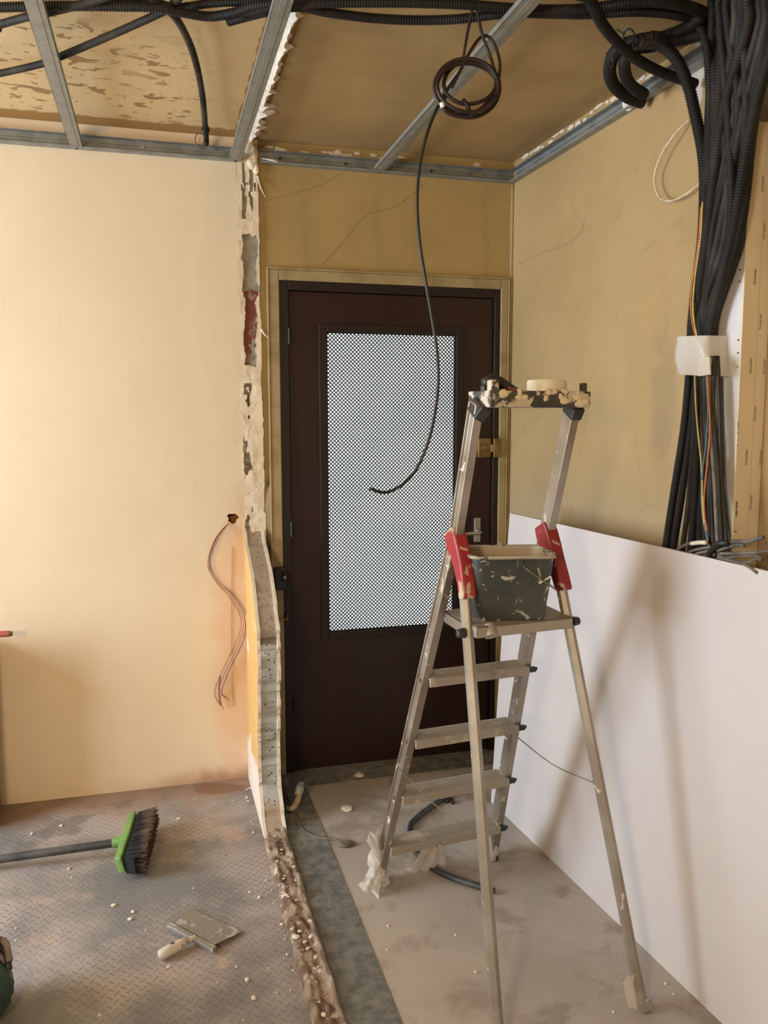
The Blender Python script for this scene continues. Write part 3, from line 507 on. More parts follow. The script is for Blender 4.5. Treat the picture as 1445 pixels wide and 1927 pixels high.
conduit([pz(1205, 78, 2.53), pz(1240, 84, 2.525), px_(1270, 108, 1.36), px_(1293, 155, 1.40), px_(1308, 215, 1.43), px_(1322, 285, 1.455), px_(1326, 350, 1.465), px_(1322, 450, 1.47), px_(1308, 560, 1.475), px_(1302, 650, 1.475)], 'black corrugated conduit arching from the C-shaped loop down into the bundle', .0165)
for i, (x, y, z) in enumerate(((1183, 70, 2.55), (1150, 112, 2.548), (1272, 66, 2.565))):
    c = pz(x, y, z); d = Vector(((.8, .2, .3), (.9, -.3, .2), (.2, .9, .3))[i]).normalized(); e = d.orthogonal().normalized(); g_ = d.cross(e)
    m = MB().tube([c+(e*math.cos(q)+g_*math.sin(q))*.019 for q in [2*math.pi*k/14 for k in range(15)]], .0028, 6); m.tube([c+e*.017, c+e*.045], .0022, 5)
    tag(m.build('cable_tie', M['tie'], smooth='all'), ('black cable tie on top of the C-shaped conduit loop', 'black cable tie on the left side of the C-shaped conduit loop', 'black cable tie where the loop meets the ceiling bundle')[i], 'cable tie')
c = pr(1192, 208); m = MB(); m.cyl((wall_x(c.y)-.002, c.y, c.z+.03), (wall_x(c.y)-.03, c.y-.004, c.z+.012), .024, 12, .02); tag(m.build('plaster_plug', M['plaster_white'], smooth=True, bevel=.004), 'pale plaster plug on the right wall under the looped conduit ends', 'plaster plug')
# vertical bundle on the right wall (picture x at y = 0, 220, 430, 650 | below the tape)
TOPB = [(1340, 1334, 1324, 1302), (1350, 1342, 1330, 1306), (1361, 1352, 1337, 1312), (1372, 1361, 1344, 1318), (1383, 1372, 1352, 1323), (1394, 1381, 1359, 1328), (1405, 1390, 1366, 1332), (1416, 1399, 1372, 1337), (1426, 1407, 1378, 1341), (1436, 1414, 1384, 1345), (1446, 1420, 1388, 1348), (1456, 1424, 1391, 1351), (1384, 1366, 1366, 1322), (1369, 1386, 1342, 1336), (1408, 1358, 1332, 1314), (1430, 1382, 1342, 1330), (1398, 1402, 1380, 1344), (1355, 1370, 1376, 1340), (1441, 1396, 1356, 1326), (1465, 1416, 1382, 1348)]
for i, (a, b, c_, d_) in enumerate(TOPB):
    d_ = 1301+(d_-1302)*.85
    X = 1.452+(.022*math.sin(i*2.3) if i < 12 else -.026-.004*(i % 3)); j = lambda: random.uniform(-4, 4)
    flat = i in (3, 5, 9, 12, 15, 18)
    q0 = px_(a+5, -15, X-.055); q0.z = min(q0.z, 2.612)
    pts = [Vector((q0.x-.22, q0.y-1.1, 2.600)), Vector((q0.x-.10, q0.y-.5, 2.602)), Vector((q0.x-.03, q0.y-.16, 2.608)), q0, px_(a, 45, X-.03), px_(b+j(), 220, X), px_(c_+j(), 430, X+.004), px_(d_, 600, 1.462+.45*(X-1.452)), px_(d_, 690, 1.462+.45*(X-1.452))]
    conduit(pts, ('smooth black cable' if flat else 'black corrugated conduit')+' in the thick bundle hanging down the right wall above the tape', random.choice((.0115, .0135, .0155)), random.choice(('conduit', 'conduit', 'conduit_dusty')), 'black bundle above the tape on the right wall' if not flat else 'smooth black cables above the tape on the right wall', ridge=0 if flat else .13, name='black_cable' if flat else 'corrugated_conduit', cat='cable' if flat else 'conduit')
BOT = [(1300, 1288, 1268, 1252, .0125, 'conduit'), (1308, 1300, 1283, 1266, .0115, 'conduit'), (1316, 1313, 1308, 1300, .0125, 'conduit'), (1323, 1322, 1318, 1316, .0125, 'conduit'), (1311, 1306, 1297, 1284, .0085, 'conduit_dusty')]
for i, (a, b, c_, d_, r, mt) in enumerate(BOT):
    X = 1.465+.012*(i % 2)
    conduit([px_(a, 670, X), px_(b, 800, X), px_(c_, 930, X), px_(d_, 1040, X), px_(d_-4, 1120, X)], ('leftmost black corrugated conduit splaying out below the white tape', 'second black conduit from the left splaying out below the white tape', 'third black conduit from the left below the white tape', 'fourth black conduit from the left below the white tape', 'thin dusty conduit between the second and third conduits below the white tape')[i], r, mt, 'conduits splayed below the tape')
for i in range(16):
    a = 1318+i*2.1; e = 1328+i*2.7; X = 1.452+.02*math.sin(i*1.9); mt = ('conduit_dusty', 'cable_grey', 'conduit_dusty', 'cable_black')[i % 4]; j = lambda: random.uniform(-4, 4)
    pts = [px_(a, 670, X), px_(a+j()+1, 780, X), px_(a+5+j(), 900, X), px_(e-2, 1020, X-.004), px_(e+6, 1120, X-.004)]
    grey = mt == 'cable_grey'
    tag(MB().tube(pts, .0062, 8, step=.012).build('grey_cable' if grey else 'black_cable', M[mt], smooth='all', fix=False), 'thin dusty %s cable hanging below the white tape behind the leaning board' % ('grey' if grey else 'black'), 'cable', '%s cables below the tape' % ('grey' if grey else 'black'))
WR = [('yellow', [(1322, 380), (1318, 450), (1308, 520), (1304, 570), (1306, 605), (1313, 640)], 'thin yellow wire curving along the left of the bundle above the tape'),
      ('orange', [(1319, 390), (1314, 460), (1303, 530), (1300, 575), (1303, 608), (1311, 640)], 'thin orange wire curving along the left of the bundle above the tape'),
      ('yellow', [(1307, 695), (1309, 760), (1314, 820), (1320, 880), (1322, 940), (1325, 985), (1335, 1030)], 'thin yellow wire running down the bundle below the tape'),
      ('blue', [(1329, 705), (1332, 770), (1329, 830), (1322, 890), (1320, 940), (1325, 985), (1336, 1032)], 'thin blue wire running down the bundle below the tape'),
      ('orange', [(1331, 705), (1334, 760), (1336, 800), (1332, 860), (1326, 920), (1325, 960), (1330, 1000)], 'thin orange wire running down the bundle below the tape')]
for cn, pts, lab in WR: tag(MB().tube([px_(x, y, 1.422) for x, y in pts], .0024, 6, step=.008).build('thin_wire', M['wire_'+cn], smooth='all', fix=False), lab, 'wire')
# tape round the bundle
m = MB(); ring = []; rows = 7; nn = 36
for j in range(rows):
    q0 = px_(1295, 704-j*11.5, 1.46); q1 = px_(1352, 704-j*11.5+(-3 if j else 4), 1.46); cx = (q0+q1)/2; hw = (q1-q0).length/2+.007
    d = (q1-q0).normalized()
    for i in range(nn):
        t = 2*math.pi*i/nn; rr = 1+.05*math.sin(3*t+j)+.03*math.sin(9*t+2*j); v = cx+d*hw*rr*math.cos(t)+Vector((1, 0, 0))*.052*rr*math.copysign(abs(math.sin(t))**.35, math.sin(t)); ring.append(v)
m.add(ring, [(j*nn+i, j*nn+(i+1) % nn, (j+1)*nn+(i+1) % nn, (j+1)*nn+i) for j in range(rows-1) for i in range(nn)])
tp = tag(m.build('adhesive_tape', M['tape'], smooth='all', fix=False), 'band of whitish tape wrapped round the black cable bundle on the right wall', 'tape')
m = MB(); q = [px_(x, y, 1.4035) for x, y in ((1312, 676), (1334, 672), (1336, 705), (1313, 708))]; q2 = [v+Vector((.004, 0, 0)) for v in q]; m.add(q+q2, [(0, 1, 2, 3), (7, 6, 5, 4), (0, 4, 5, 1), (1, 5, 6, 2), (2, 6, 7, 3), (3, 7, 4, 0)]); m.build('loose_tape_end', M['tape'], tp)
# cable ends spreading over the board's top
ENDS = [([(1345, 1030), (1375, 1020), (1405, 1019), (1436, 1011)], .0055, 'thick frayed grey cable end pointing right above the leaning board'), ([(1350, 1036), (1385, 1026), (1400, 1027)], .0045, 'short grey cable end in the tangle above the leaning board'), ([(1355, 1042), (1390, 1041), (1420, 1040), (1450, 1036)], .0045, 'long grey cable reaching the right edge above the leaning board'),
        ([(1352, 1050), (1395, 1047), (1420, 1045), (1435, 1052)], .0035, 'grey cable curling down at the right of the tangle'), ([(1352, 1046), (1400, 1058), (1425, 1052), (1433, 1056)], .003, 'thin grey wire hooking back in the tangle at right'), ([(1355, 1050), (1400, 1062), (1425, 1078)], .004, 'grey cable slanting down right behind the leaning board'),
        ([(1262, 1045), (1285, 1028), (1303, 1022), (1332, 1021)], .0048, 'grey cable with white sleeve left of the bundle foot'), ([(1280, 1048), (1305, 1036), (1335, 1030), (1350, 1032)], .0045, 'upper of the grey cables fanning left from the bundle foot'), ([(1292, 1050), (1315, 1041), (1340, 1036)], .0045, 'middle grey cable fanning left from the bundle foot'), ([(1305, 1052), (1325, 1046), (1345, 1043)], .0045, 'lowest grey cable fanning left from the bundle foot')]
for i, (pts, r, lab) in enumerate(ENDS):
    o = tag(MB().tube([px_(x, y, 1.415-.004*(i % 3)) for x, y in pts], r, 8).build('cable_end', M['cable_grey'], smooth='all', fix=False), lab, 'cable', 'tangled cable ends above the board')
    if i == 6: MB().tube([px_(x, y, 1.407) for x, y in ((1301, 1023), (1315, 1021), (1329, 1021))], .0062, 8).build('white_sleeve', M['cream_plastic'], o, smooth='all')
c0, c1 = px_(1336, 1058, 1.42), px_(1368, 1022, 1.42); tag(MB().tube([px_(1331, 1052, 1.42), px_(1340, 1034, 1.405), px_(1355, 1022, 1.40), px_(1372, 1023, 1.41)], .009, 8).build('black_tape_tie', M['cable_black'], smooth='all'), 'black tape tie round the foot of the cable bundle', 'tape')
# white wire loop on the right wall
tag(MB().tube([pr(1296, 226, .012), pr(1272, 250, .03), pr(1245, 290, .035), pr(1231, 335, .03), pr(1240, 370, .03), pr(1262, 378, .03), pr(1290, 366, .025), pr(1318, 345, .012)], .0032, 8).build('wire_loop', M['wire_cream'], smooth='all', fix=False), 'cream wire loop bulging out of the right wall left of the bundle', 'wire')

# ------------------------------------------------------------------ trunking
def text(body, size, depth, mat, name, parent, Mx):
    cu = bpy.data.curves.new(name, 'FONT'); cu.body = body; cu.size = size; cu.extrude = depth; cu.align_x = 'CENTER'; cu.align_y = 'CENTER'
    o = bpy.data.objects.new('tmp', cu); COL.objects.link(o); bpy.context.view_layer.update()
    me = bpy.data.meshes.new_from_object(o.evaluated_get(bpy.context.evaluated_depsgraph_get())); bpy.data.objects.remove(o); me.transform(Mx); me.name = name
    me.materials.clear(); me.materials.append(mat); r = bpy.data.objects.new(name, me); COL.objects.link(r)
    if parent: r.parent = parent
    return r
TX0, TY0 = 1.487, 1.885
ztop = py_(1425, 228, TY0).z
tk = thing('cable_trunking', 'white plastic cable trunking with printed lettering standing at the right edge of the photo', 'trunking', (0, 0, 0))
m = MB(); m.bb(TX0, TX0+.004, TY0+.003, 2.075, .4, ztop+.0); m.build('front_cover', M['trunk_front'], tk, bevel=.001)
m = MB(); m.bb(TX0, 1.535, TY0, TY0+.003, .4, ztop); m.build('side_wall', M['trunk_side'], tk)
m = MB(); m.bb(1.5362, 1.567, TY0-.001, TY0+.003, .4, ztop+.004); m.build('side_wall', M['trunk_side'], tk)
MB().bb(TX0-.0015, TX0+.005, TY0-.0015, TY0+.006, .4, ztop+.001).build('corner_edge', M['cream_plastic'], tk, bevel=.0015)
Rt = Matrix.Rotation(math.pi/2, 4, 'X')@Matrix.Rotation(math.pi/2, 4, 'Z')
for k, (x, y) in enumerate(((1434, 345), (1437, 435), (1420, 520), (1430, 605), (1412, 688), (1437, 690), (1420, 778), (1404, 860), (1430, 860), (1412, 945))):
    c = py_(x, y, TY0); text('Schneider', .0105, .0002, M['print'], 'printed_lettering', tk, Matrix.Translation((c.x, TY0-.0014, c.z))@Rt)
for y, l in ((455, .03), (480, .004), (508, .004), (530, .003), (640, .004), (664, .004), (690, .003), (800, .02), (815, .004), (838, .003), (950, .02), (965, .018), (1000, .003)):
    c = px_(1393-(y-450)*.018, y, TX0); MB().bb(TX0-.0005, TX0+.001, c.y-.004, c.y+(.004 if l < .01 else -.002), c.z-l/2, c.z+l/2).build('pen_mark', M['pencil'], tk)

# ------------------------------------------------------------------ hanging coil and drop cable
YC = 2.12
cc = thing('cable_coil', 'coil of dark brown cable hanging under the rightmost ceiling rail', 'cable')
m = MB(); pts = []
for k in range(0, 76):
    q = k*2*math.pi/20; w_ = k/75
    ctr = (880+5*math.sin(w_*5), 163+6*math.cos(w_*6)); rx = 55+6*math.sin(q*.37+1); ry = 46+9*math.sin(q*.41)
    pts.append(py_(ctr[0]+rx*math.cos(q+.6), ctr[1]-ry*math.sin(q+.6), YC+.014*math.sin(q*.27)+.012*math.sin(q)))
m.tube(pts, .0052, 8, step=.008); m.build('coil', M['cable_brown'], cc, smooth='all', fix=False)
m = MB(); m.tube([py_(838, 180, YC-.012), py_(832, 196, YC-.012), py_(840, 210, YC-.012), py_(860, 218, YC-.012), py_(882, 217, YC-.012), py_(905, 205, YC-.01), py_(930, 178, YC)], .0055, 8); m.build('cable_tail', M['cable_brown'], cc, smooth='all')
MB().cyl(py_(831, 193, YC-.012), py_(834, 202, YC-.012), .0065, 10).build('white_tip', M['cream_plastic'], cc)
m = MB(); m.tube([py_(872, 188, YC-.014), py_(878, 196, YC-.02), py_(884, 210, YC-.02), py_(889, 220, YC-.015)], .0055, 8); m.build('binding', M['cable_black'], cc, smooth='all')
m = MB(); m.tube([py_(898, -60, YC-.02), py_(892, 0, YC-.01), py_(880, 60, YC), py_(871, 112, YC)], .004, 8); m.tube([py_(892, -60, YC), py_(897, 10, YC), py_(906, 60, YC), py_(922, 105, YC), py_(936, 150, YC)], .0042, 8); m.tube([py_(850, 165, YC), py_(880, 105, YC), py_(905, 70, YC+.01), py_(925, 75, YC+.01), py_(940, 115, YC), py_(938, 155, YC)], .0042, 8); m.build('hanger_cable', M['cable_brown'], cc, smooth='all', fix=False)
tag(MB().tube([py_(x, y, YC+.02) for x, y in ((862, 140), (838, 175), (815, 220), (797, 275), (787, 335), (785, 395), (790, 460), (801, 530), (814, 605), (823, 670), (824, 730), (814, 800), (797, 855), (775, 895), (748, 918), (722, 927), (695, 919))], .0046, 8, step=.012).build('hanging_cable', M['cable_black'], smooth='all', fix=False), 'long dark cable dropping from the coil and curling in front of the door glass', 'cable')

# ------------------------------------------------------------------ wires out of the socket hole
WW = [('umber', 0, (.0, 0), [(418, 1310)], 'brown'), ('pink', -5, (-.004, .006), [(420, 1335)], 'pinkish'), ('umber', 5, (.004, .01), [(425, 1312)], 'dark brown'), ('red', -9, (-.008, .004), [(415, 1328)], 'reddish'), ('pink', 8, (.006, .012), [(432, 1318)], 'pale pink')]
base = [(433, 980), (408, 1012), (394, 1058), (410, 1092), (440, 1122), (461, 1165), (456, 1208), (432, 1258), (417, 1300)]
for k, (cn, off, _, tail, w_) in enumerate(WW):
    pts = [base[0]]+[(x+off*(.35 if i < 3 else .8)+(0 if i < 5 else -k*2), y+abs(off)*.3) for i, (x, y) in enumerate(base[1:])]+tail
    dep = [D+.01]+[D-.03-.02*math.sin(i*.6)-.003*k for i in range(1, len(pts)-1)]+[D-.012]
    o = tag(MB().tube([py_(x, y, d) for (x, y), d in zip(pts, dep)], .0016, 6, step=.008).build('thin_wire', M['wire_'+cn], smooth='all', fix=False), ('brown wire of the strand hanging from the hole, middle one', 'pinkish wire hanging lowest from the hole in the cream wall', 'dark brown wire on the right of the strand from the hole', 'reddish wire with bright red tip hanging from the hole', 'pale pink wire on the outer bend of the strand from the hole')[k], 'wire', 'wires hanging from the wall hole')
    if cn == 'red': MB().tube([py_(x, y, D-.016) for x, y in ((414, 1272), (412, 1300), (415, 1328))], .003, 6).build('red_tip', M['wire_red'], o, smooth='all')
tag(MB().tube([py_(x, y, D-.003) for x, y in ((437, 1030), (435, 1150), (436, 1250), (439, 1328))], .0014, 5).build('thin_wire', M['wire_pink'], smooth='all'), 'hair-thin straight wire down the cream wall beside the stump', 'wire')

# ------------------------------------------------------------------ plasterboard sheet
aP = math.tan(.0719); pb0 = Vector((1.2519+.04*aP, 2.965, 0)); dirp = Vector((aP, -1, 0)).normalized(); upv = Vector((.062, 0, 1.172)).normalized(); nrm = dirp.cross(upv); nrm = -nrm if nrm.x < 0 else nrm
m = MB(); Lp, Hp, Tp = 2.5, 1.174, .013
q = [pb0+dirp*a+upv*b+nrm*c for c in (0, Tp) for a, b in ((0, 0), (Lp, 0), (Lp, Hp), (0, Hp))]
m.add(q, [(0, 1, 2, 3)], 0); m.add(q, [(7, 6, 5, 4), (0, 4, 5, 1), (1, 5, 6, 2), (2, 6, 7, 3), (3, 7, 4, 0)], 1)
tag(m.build('plasterboard_sheet', [M['panel'], M['panel_edge']], fix=True), 'large white plasterboard sheet standing on edge along the right wall', 'board')

# ------------------------------------------------------------------ step ladder
LR = .1085; lad = thing('step_ladder', 'paint-spattered aluminium step ladder with red hinge covers in front of the door', 'step ladder', (.884, 2.545, 0), LR)
LM = Matrix.Translation((.884, 2.545, 0))@Matrix.Rotation(LR, 4, 'Z'); LI = LM.inverted()
HG = Vector((0, -.428, 1.215)); TP = Vector((0, -.545, 1.578))
OX = -.018
def sp(z): t = z/1.215; return -.428*t, .207-(.207-.140)*t          # step stile: y, half width at z
Iprof = [(-.012, -.022), (.012, -.022), (.012, -.016), (.006, -.013), (.006, .013), (.012, .016), (.012, .022), (-.012, .022)]
for s in (-1, 1):
    pf = [(x*s, y) for x, y in Iprof]; pf = pf[::-1] if s < 0 else pf
    MB().extr(pf, (s*.207+(OX if s < 0 else 0), 0, .0), (s*.140+OX*(1 if s < 0 else .5), HG.y, HG.z), (1, 0, 0)).build('step_stile', M['alu'], lad, bevel=.0015)
    MB().extr(pf, (s*.140+OX*(1 if s < 0 else .5), HG.y, HG.z-.01), (s*.146-.013, TP.y, TP.z), (1, 0, 0)).build('handrail', M['alu'], lad, bevel=.0015)
    lg = [(-.015, -.012), (.015, -.012), (.015, -.002), (.002, .013), (-.003, .013), (-.015, .004)]
    leg = MB().extr(lg, (s*.147+.003, -.452, 1.16), (s*.214, -.815, 0.0), (1, 0, 0)).build('support_leg', M['alu_leg'], lad, bevel=.0012)
    MB().bar((s*.2125, -.808, .028), (s*.2147, -.819, 0), .031, .029).build('foot_cap', M['black_plastic' if s < 0 else 'alu'], leg, bevel=.003)
    # red cover bending from the stile over onto the leg
    xs_ = (.131, .132, .135, .140, .149, .155) if s > 0 else (-.157, -.156, -.153, -.149, -.1475, -.1485)
    pts = [Vector((x, y, z)) for x, (y, z) in zip(xs_, ((-.418, 1.238), (-.431, 1.212), (-.446, 1.18), (-.461, 1.145), (-.476, 1.10), (-.489, 1.058)))]
    ww = [.056, .064, .060, .048, .039, .035]; m = MB(); vs = []
    for i, p in enumerate(pts):
        t = (pts[min(i+1, 5)]-pts[max(i-1, 0)]).normalized(); nn_ = t.cross(Vector((1, 0, 0))).normalized(); wx = .039
        for a, b in ((-1, -1), (1, -1), (1, 1), (-1, 1)): vs.append(p+Vector((1, 0, 0))*a*wx/2+nn_*b*ww[i]/2)
    m.add(vs, [(3, 2, 1, 0), (20, 21, 22, 23)]+[(i*4+j, i*4+(j+1) % 4, (i+1)*4+(j+1) % 4, (i+1)*4+j) for i in range(5) for j in range(4)])
    hc = m.build('hinge_cover', M['red' if s > 0 else 'red_worn'], lad, bevel=.006)
    tf = (pts[2]-pts[1]).normalized(); fn = Vector((0, tf.z, -tf.y)); fn = fn if fn.y < 0 else -fn
    Mx = Matrix.Translation(pts[2]+fn*.0307)@Matrix.Rotation(math.atan2(-fn.y, fn.z), 4, 'X')@Matrix.Rotation(-.35 if s < 0 else -.5, 4, 'Z')
    text('hailo', .0125, .0008, M['red_worn'] if 0 else M['cream_plastic'], 'brand_lettering', hc, Mx)
for z in (.163, .364, .573, .787):
    y, hw = sp(z); hw -= .006
    prs = [(-.046, 0), (.04, 0), (.04, -.022), (.034, -.022), (.034, -.006), (-.038, -.006), (-.038, -.026), (-.046, -.026)]
    st = MB().extr(prs, (-hw+OX, y+.01, z), (hw, y+.01, z), (0, 1, 0))
    so_ = st.build('step', M['alu_step'], lad, bevel=.002)
    gr = MB()
    for k in range(7): gr.bb(-hw+OX+.004, hw-.004, y-.022+k*.0095, y-.022+k*.0095+.004, z, z+.0014)
    gr.build('tread_ridges', M['alu_step'], so_)
    for s in (-1, 1):
        e = MB(); e.bb(hw-.006 if s > 0 else -hw+OX+.004, hw+.024 if s > 0 else -hw+OX+.016, y-.034, y-.02, z-.020, z-.004)
        if s > 0: e.prism([(hw+.006, y-.036), (hw+.034, y-.026), (hw+.006, y-.018)], .012, Matrix.Translation((0, 0, z-.018)))
        e.build('end_cap', M['black_plastic'], so_, bevel=.002)
        MB().cyl((s*(hw+.016)+(OX if s < 0 else 0), y, z-.012), (s*(hw+.022)+(OX if s < 0 else 0), y, z-.012), .006, 10).build('rivet', M['alu'], so_)
# platform
pl = MB(); zp = .995; px0, px1 = -.150, .150; py0, py1 = -.545, -.335
pl.bb(px0, px1, py0, py1, zp-.008, zp); pl.bb(px0, px1, py0, py0+.006, zp-.032, zp); pl.bb(px0, px1, py1-.006, py1, zp-.03, zp); pl.bb(px0, px0+.006, py0, py1, zp-.032, zp); pl.bb(px1-.006, px1, py0, py1, zp-.032, zp)
plo = pl.build('platform', M['alu_step'], lad, bevel=.003)
for s in (-1, 1):
    MB().cyl((s*.168, -.512, zp-.022), (s*.190, -.512, zp-.022), .0145, 14, .011).build('pivot_knob', M['black_plastic'], plo, bevel=.002)
    MB().bar((s*.158, -.512, zp-.02), (s*.158, -.345, zp-.012), .006, .028).build('side_link', M['alu'], plo, bevel=.002)
MB().cyl((px0+.045, py0-.001, zp-.03), (px0+.045, py0+.02, zp-.002), .02, 14, .017).build('platform_clip', M['alu_step'], plo, bevel=.003)
# tool tray on top
tz = 1.589; tb = MB(); prt = []
x0_, x1_ = -.146, .146
tb.bb(x0_, x1_, -.60, -.592, tz-.02, tz+.020); tb.bb(x0_, x1_, -.486, -.480, tz-.02, tz+.018); tb.bb(x0_, x1_, -.60, -.480, tz-.022, tz-.016); tb.bb(x0_-.003, x0_+.007, -.60, -.480, tz-.022, tz+.020); tb.bb(x1_-.007, x1_+.003, -.60, -.480, tz-.022, tz+.020); tb.bb(x0_, x0_+.022, -.60, -.575, tz+.016, tz+.046)
tro = tb.build('tool_tray', M['tray'], lad, bevel=.006)
for s in (-1, 1): MB().bar((s*.146-.013, -.536, 1.545), (s*.138-.004, -.555, tz-.012), .034, .054).build('tray_bracket', M['black_plastic'], tro, bevel=.006)
MB().bb(.126, .140, -.596, -.578, tz+.018, tz+.042).build('hook_post', M['tray'], tro, bevel=.003)
for i in range(18):
    x = random.choice((random.gauss(.06, .03), random.uniform(-.12, .135), random.uniform(.02, .135))); b_ = blob((x, -.599, tz+random.uniform(-.014, .02)), random.uniform(.006, .016), .0028, random.uniform(.005, .011), 200+i, .6, 8); b_.build('filler_lump', M['plaster'], tro, smooth='all')
# restraint cords
for a, b, sag in (((-.196, -.10, .35), (-.186, -.655, .46), .05), ((.186, -.19, .525), (.181, -.64, .55), .06)):
    pass
def lp(v): return LI@Vector(v)
def onleg(s, z): t = 1-z/1.16; return Vector((s*(.142+.072*t), -.452-.363*t, z))
def onst(s, z): y, hw = sp(z); return Vector((s*hw+(OX if s < 0 else 0), y, z))
for s, z0, z1 in ((-1, .462, .475), (1, .515, .545)):
    a, b = onst(s, z0)+Vector((s*.012, 0, 0)), onleg(s, z1)+Vector((s*-.0, .012, 0)); mid_ = (a+b)/2-Vector((0, 0, .02)); co_ = MB().tube([a, mid_, b], .0016, 6, step=.02); co_.tube([b, b+Vector((-.006, -.004, -.012)), b+Vector((-.01, .004, .012))], .003, 6); co_.build('restraint_cord', M['cable_grey'], lad, smooth='all')
for s in (-1, 1): MB().bar((s*.2065+(OX if s < 0 else 0), -.003, .03), (s*.2072+(OX if s < 0 else 0), 0.001, 0), .03, .058).build('foot_cap', M['black_plastic'], lad, bevel=.004)

# bucket on the platform
bp = LM@Vector((-.010, -.455, .9955)); bk = thing('mortar_bucket', 'rectangular dark grey plaster-splashed bucket standing on the ladder platform', 'bucket', bp, -.2)
def rrect(hx, hy, r, n=6): return [(sx*(hx-r)+r*math.cos(q0+k*math.pi/2/n), sy*(hy-r)+r*math.sin(q0+k*math.pi/2/n)) for sx, sy, q0 in ((1, 1, 0), (-1, 1, math.pi/2), (-1, -1, math.pi), (1, -1, 1.5*math.pi)) for k in range(n+1)]
def loft(rows, capb=True):
    m = MB(); k = len(rows[0][0]); vs = [(x, y, z) for pl_, z in rows for x, y in pl_]
    fs = [(j*k+i, j*k+(i+1) % k, (j+1)*k+(i+1) % k, (j+1)*k+i) for j in range(len(rows)-1) for i in range(k)]
    if capb: fs += [tuple(range(k))[::-1]]
    return m.add(vs, fs)
BH = .178
loft([(rrect(.088, .068, .02), 0), (rrect(.094, .073, .024), .006), (rrect(.104, .084, .026), .09), (rrect(.112, .092, .028), BH)]).build('body', M['bucket'], bk, smooth=True)
inn = loft([(rrect(.091, .070, .022), .012), (rrect(.102, .082, .025), .09), (rrect(.109, .089, .027), BH)]); inn.build('lining', M['bucket_in'], bk, smooth=True)
loft([(rrect(.111, .091, .028), BH-.005), (rrect(.119, .099, .03), BH-.005), (rrect(.122, .102, .032), BH-.002), (rrect(.120, .100, .032), BH+.004), (rrect(.110, .090, .028), BH+.003), (rrect(.108, .088, .027), BH-.006)], False).build('rim', M['rim'], bk, smooth=True)
MB().tube([(.012, -.10, BH-.012), (.03, -.106, BH-.03), (.07, -.116, BH-.058), (.108, -.112, BH-.085)], .0026, 8).build('wire_handle', M['cable_grey'], bk, smooth='all')
MB().bar((.062, -.112, BH-.068), (.092, -.118, BH-.048), .003, .003).build('handle_hook', M['cream_plastic'], bk)
MB().box((.012, -.103, BH-.016), (.018, .008, .022)).build('handle_lug', M['bucket'], bk, bevel=.003); MB().bb(-.004, .004, .094, .102, BH, BH+.016).build('rear_lug', M['rim'], bk, bevel=.002)
ft = MB()
# things in the tray
tpz = tz-.016
q = LM@Vector((.052, -.539, tpz)); rl = thing('tape_roll', 'cream white tape roll lying in the tray on top of the ladder', 'tape roll', q)
MB().lathe([(.030, 0), (.049, 0), (.0515, .003), (.0515, .062), (.049, .066), (.033, .066), (.030, .063)], n=40, closed=True).build('tape', M['cream_plastic'], rl, smooth=True); MB().lathe([(.028, .002), (.0305, .002), (.0305, .064), (.028, .064)], n=40, closed=True).build('core', M['cardboard'], rl, smooth=True)
q = LM@Vector((-.128, -.545, tpz)); kn = thing('filling_knife', 'black handled filling knife with red edge lying in the ladder tray', 'filling knife', q, LR)
MB().tube([(-.012, 0, .055), (.0, 0, .064), (.03, -.004, .058), (.06, -.006, .045), (.085, -.006, .037)], [.012, .018, .016, .012, .007], 12).build('handle', M['black_plastic'], kn, smooth='all')
MB().tube([(.05, -.014, .046), (.075, -.012, .038), (.10, -.01, .034)], .005, 8).build('red_edge', M['wire_red'], kn, smooth='all'); MB().prism([(.095, -.02), (.135, -.035), (.135, .03), (.095, .012)], .0015, Matrix.Translation((0, 0, .031))).build('blade', M['steel'], kn)
MB().bb(-.016, .0, -.01, .01, .0, .05).build('hanging_loop', M['black_plastic'], kn, bevel=.004)

# plastic wrapped round the feet
lf = LM@Vector((-.222, 0, 0)); fb = thing('plastic_bag', 'crumpled white plastic bag knotted round the rear left ladder foot', 'plastic bag', lf)
blob((0, -.01, .085), .034, .04, .034, 21).build('knot', M['film'], fb, smooth='all', fix=False)
flap((0, -.04, .10), (-.03, -.055, .205), .02, .055, 31).build('upper_ear', M['film'], fb, smooth='all', fix=False)
flap((-.005, -.05, .085), (-.05, -.075, .018), .04, .07, 33).build('lower_ear', M['film'], fb, smooth='all', fix=False)
blob((.005, -.02, .03), .03, .04, .03, 35).build('foot_wrap', M['film'], fb, smooth='all', fix=False)
c = pz(800, 1640); f2 = thing('plastic_scrap', 'torn white plastic sheet draped under the lowest ladder step', 'plastic sheet', (c.x, c.y, 0))
sl = LM@Vector((-.045, sp(.163)[0]-.04, .150)); sl = sl-Vector((c.x, c.y, 0))
flap(sl+Vector((-.02, 0, 0)), (-.03, .0, .003), .04, .065, 41, amp=.014).build('left_fold', M['film'], f2, smooth='all', fix=False); flap(sl+Vector((.012, 0, .0)), (.035, .0, .012), .03, .06, 43, amp=.016).build('right_fold', M['film'], f2, smooth='all', fix=False)
rf = LM@Vector((.207, 0, 0)); tag(blob((0, -.005, .05), .026, .042, .06, 45, .25).build('plastic_wrap', M['film'], smooth='all', fix=False, loc=rf), 'dusty clear plastic wrap round the rear right ladder foot', 'plastic wrap')
c = LM@Vector((.2147, -.819, 0)); tag(flap((-.035, .025, .085), (-.012, .012, .004), .05, .05, 51, amp=.010).build('plastic_wrap', M['film'], smooth='all', fix=False, loc=c), 'torn clear plastic film at the front right ladder foot', 'plastic wrap')

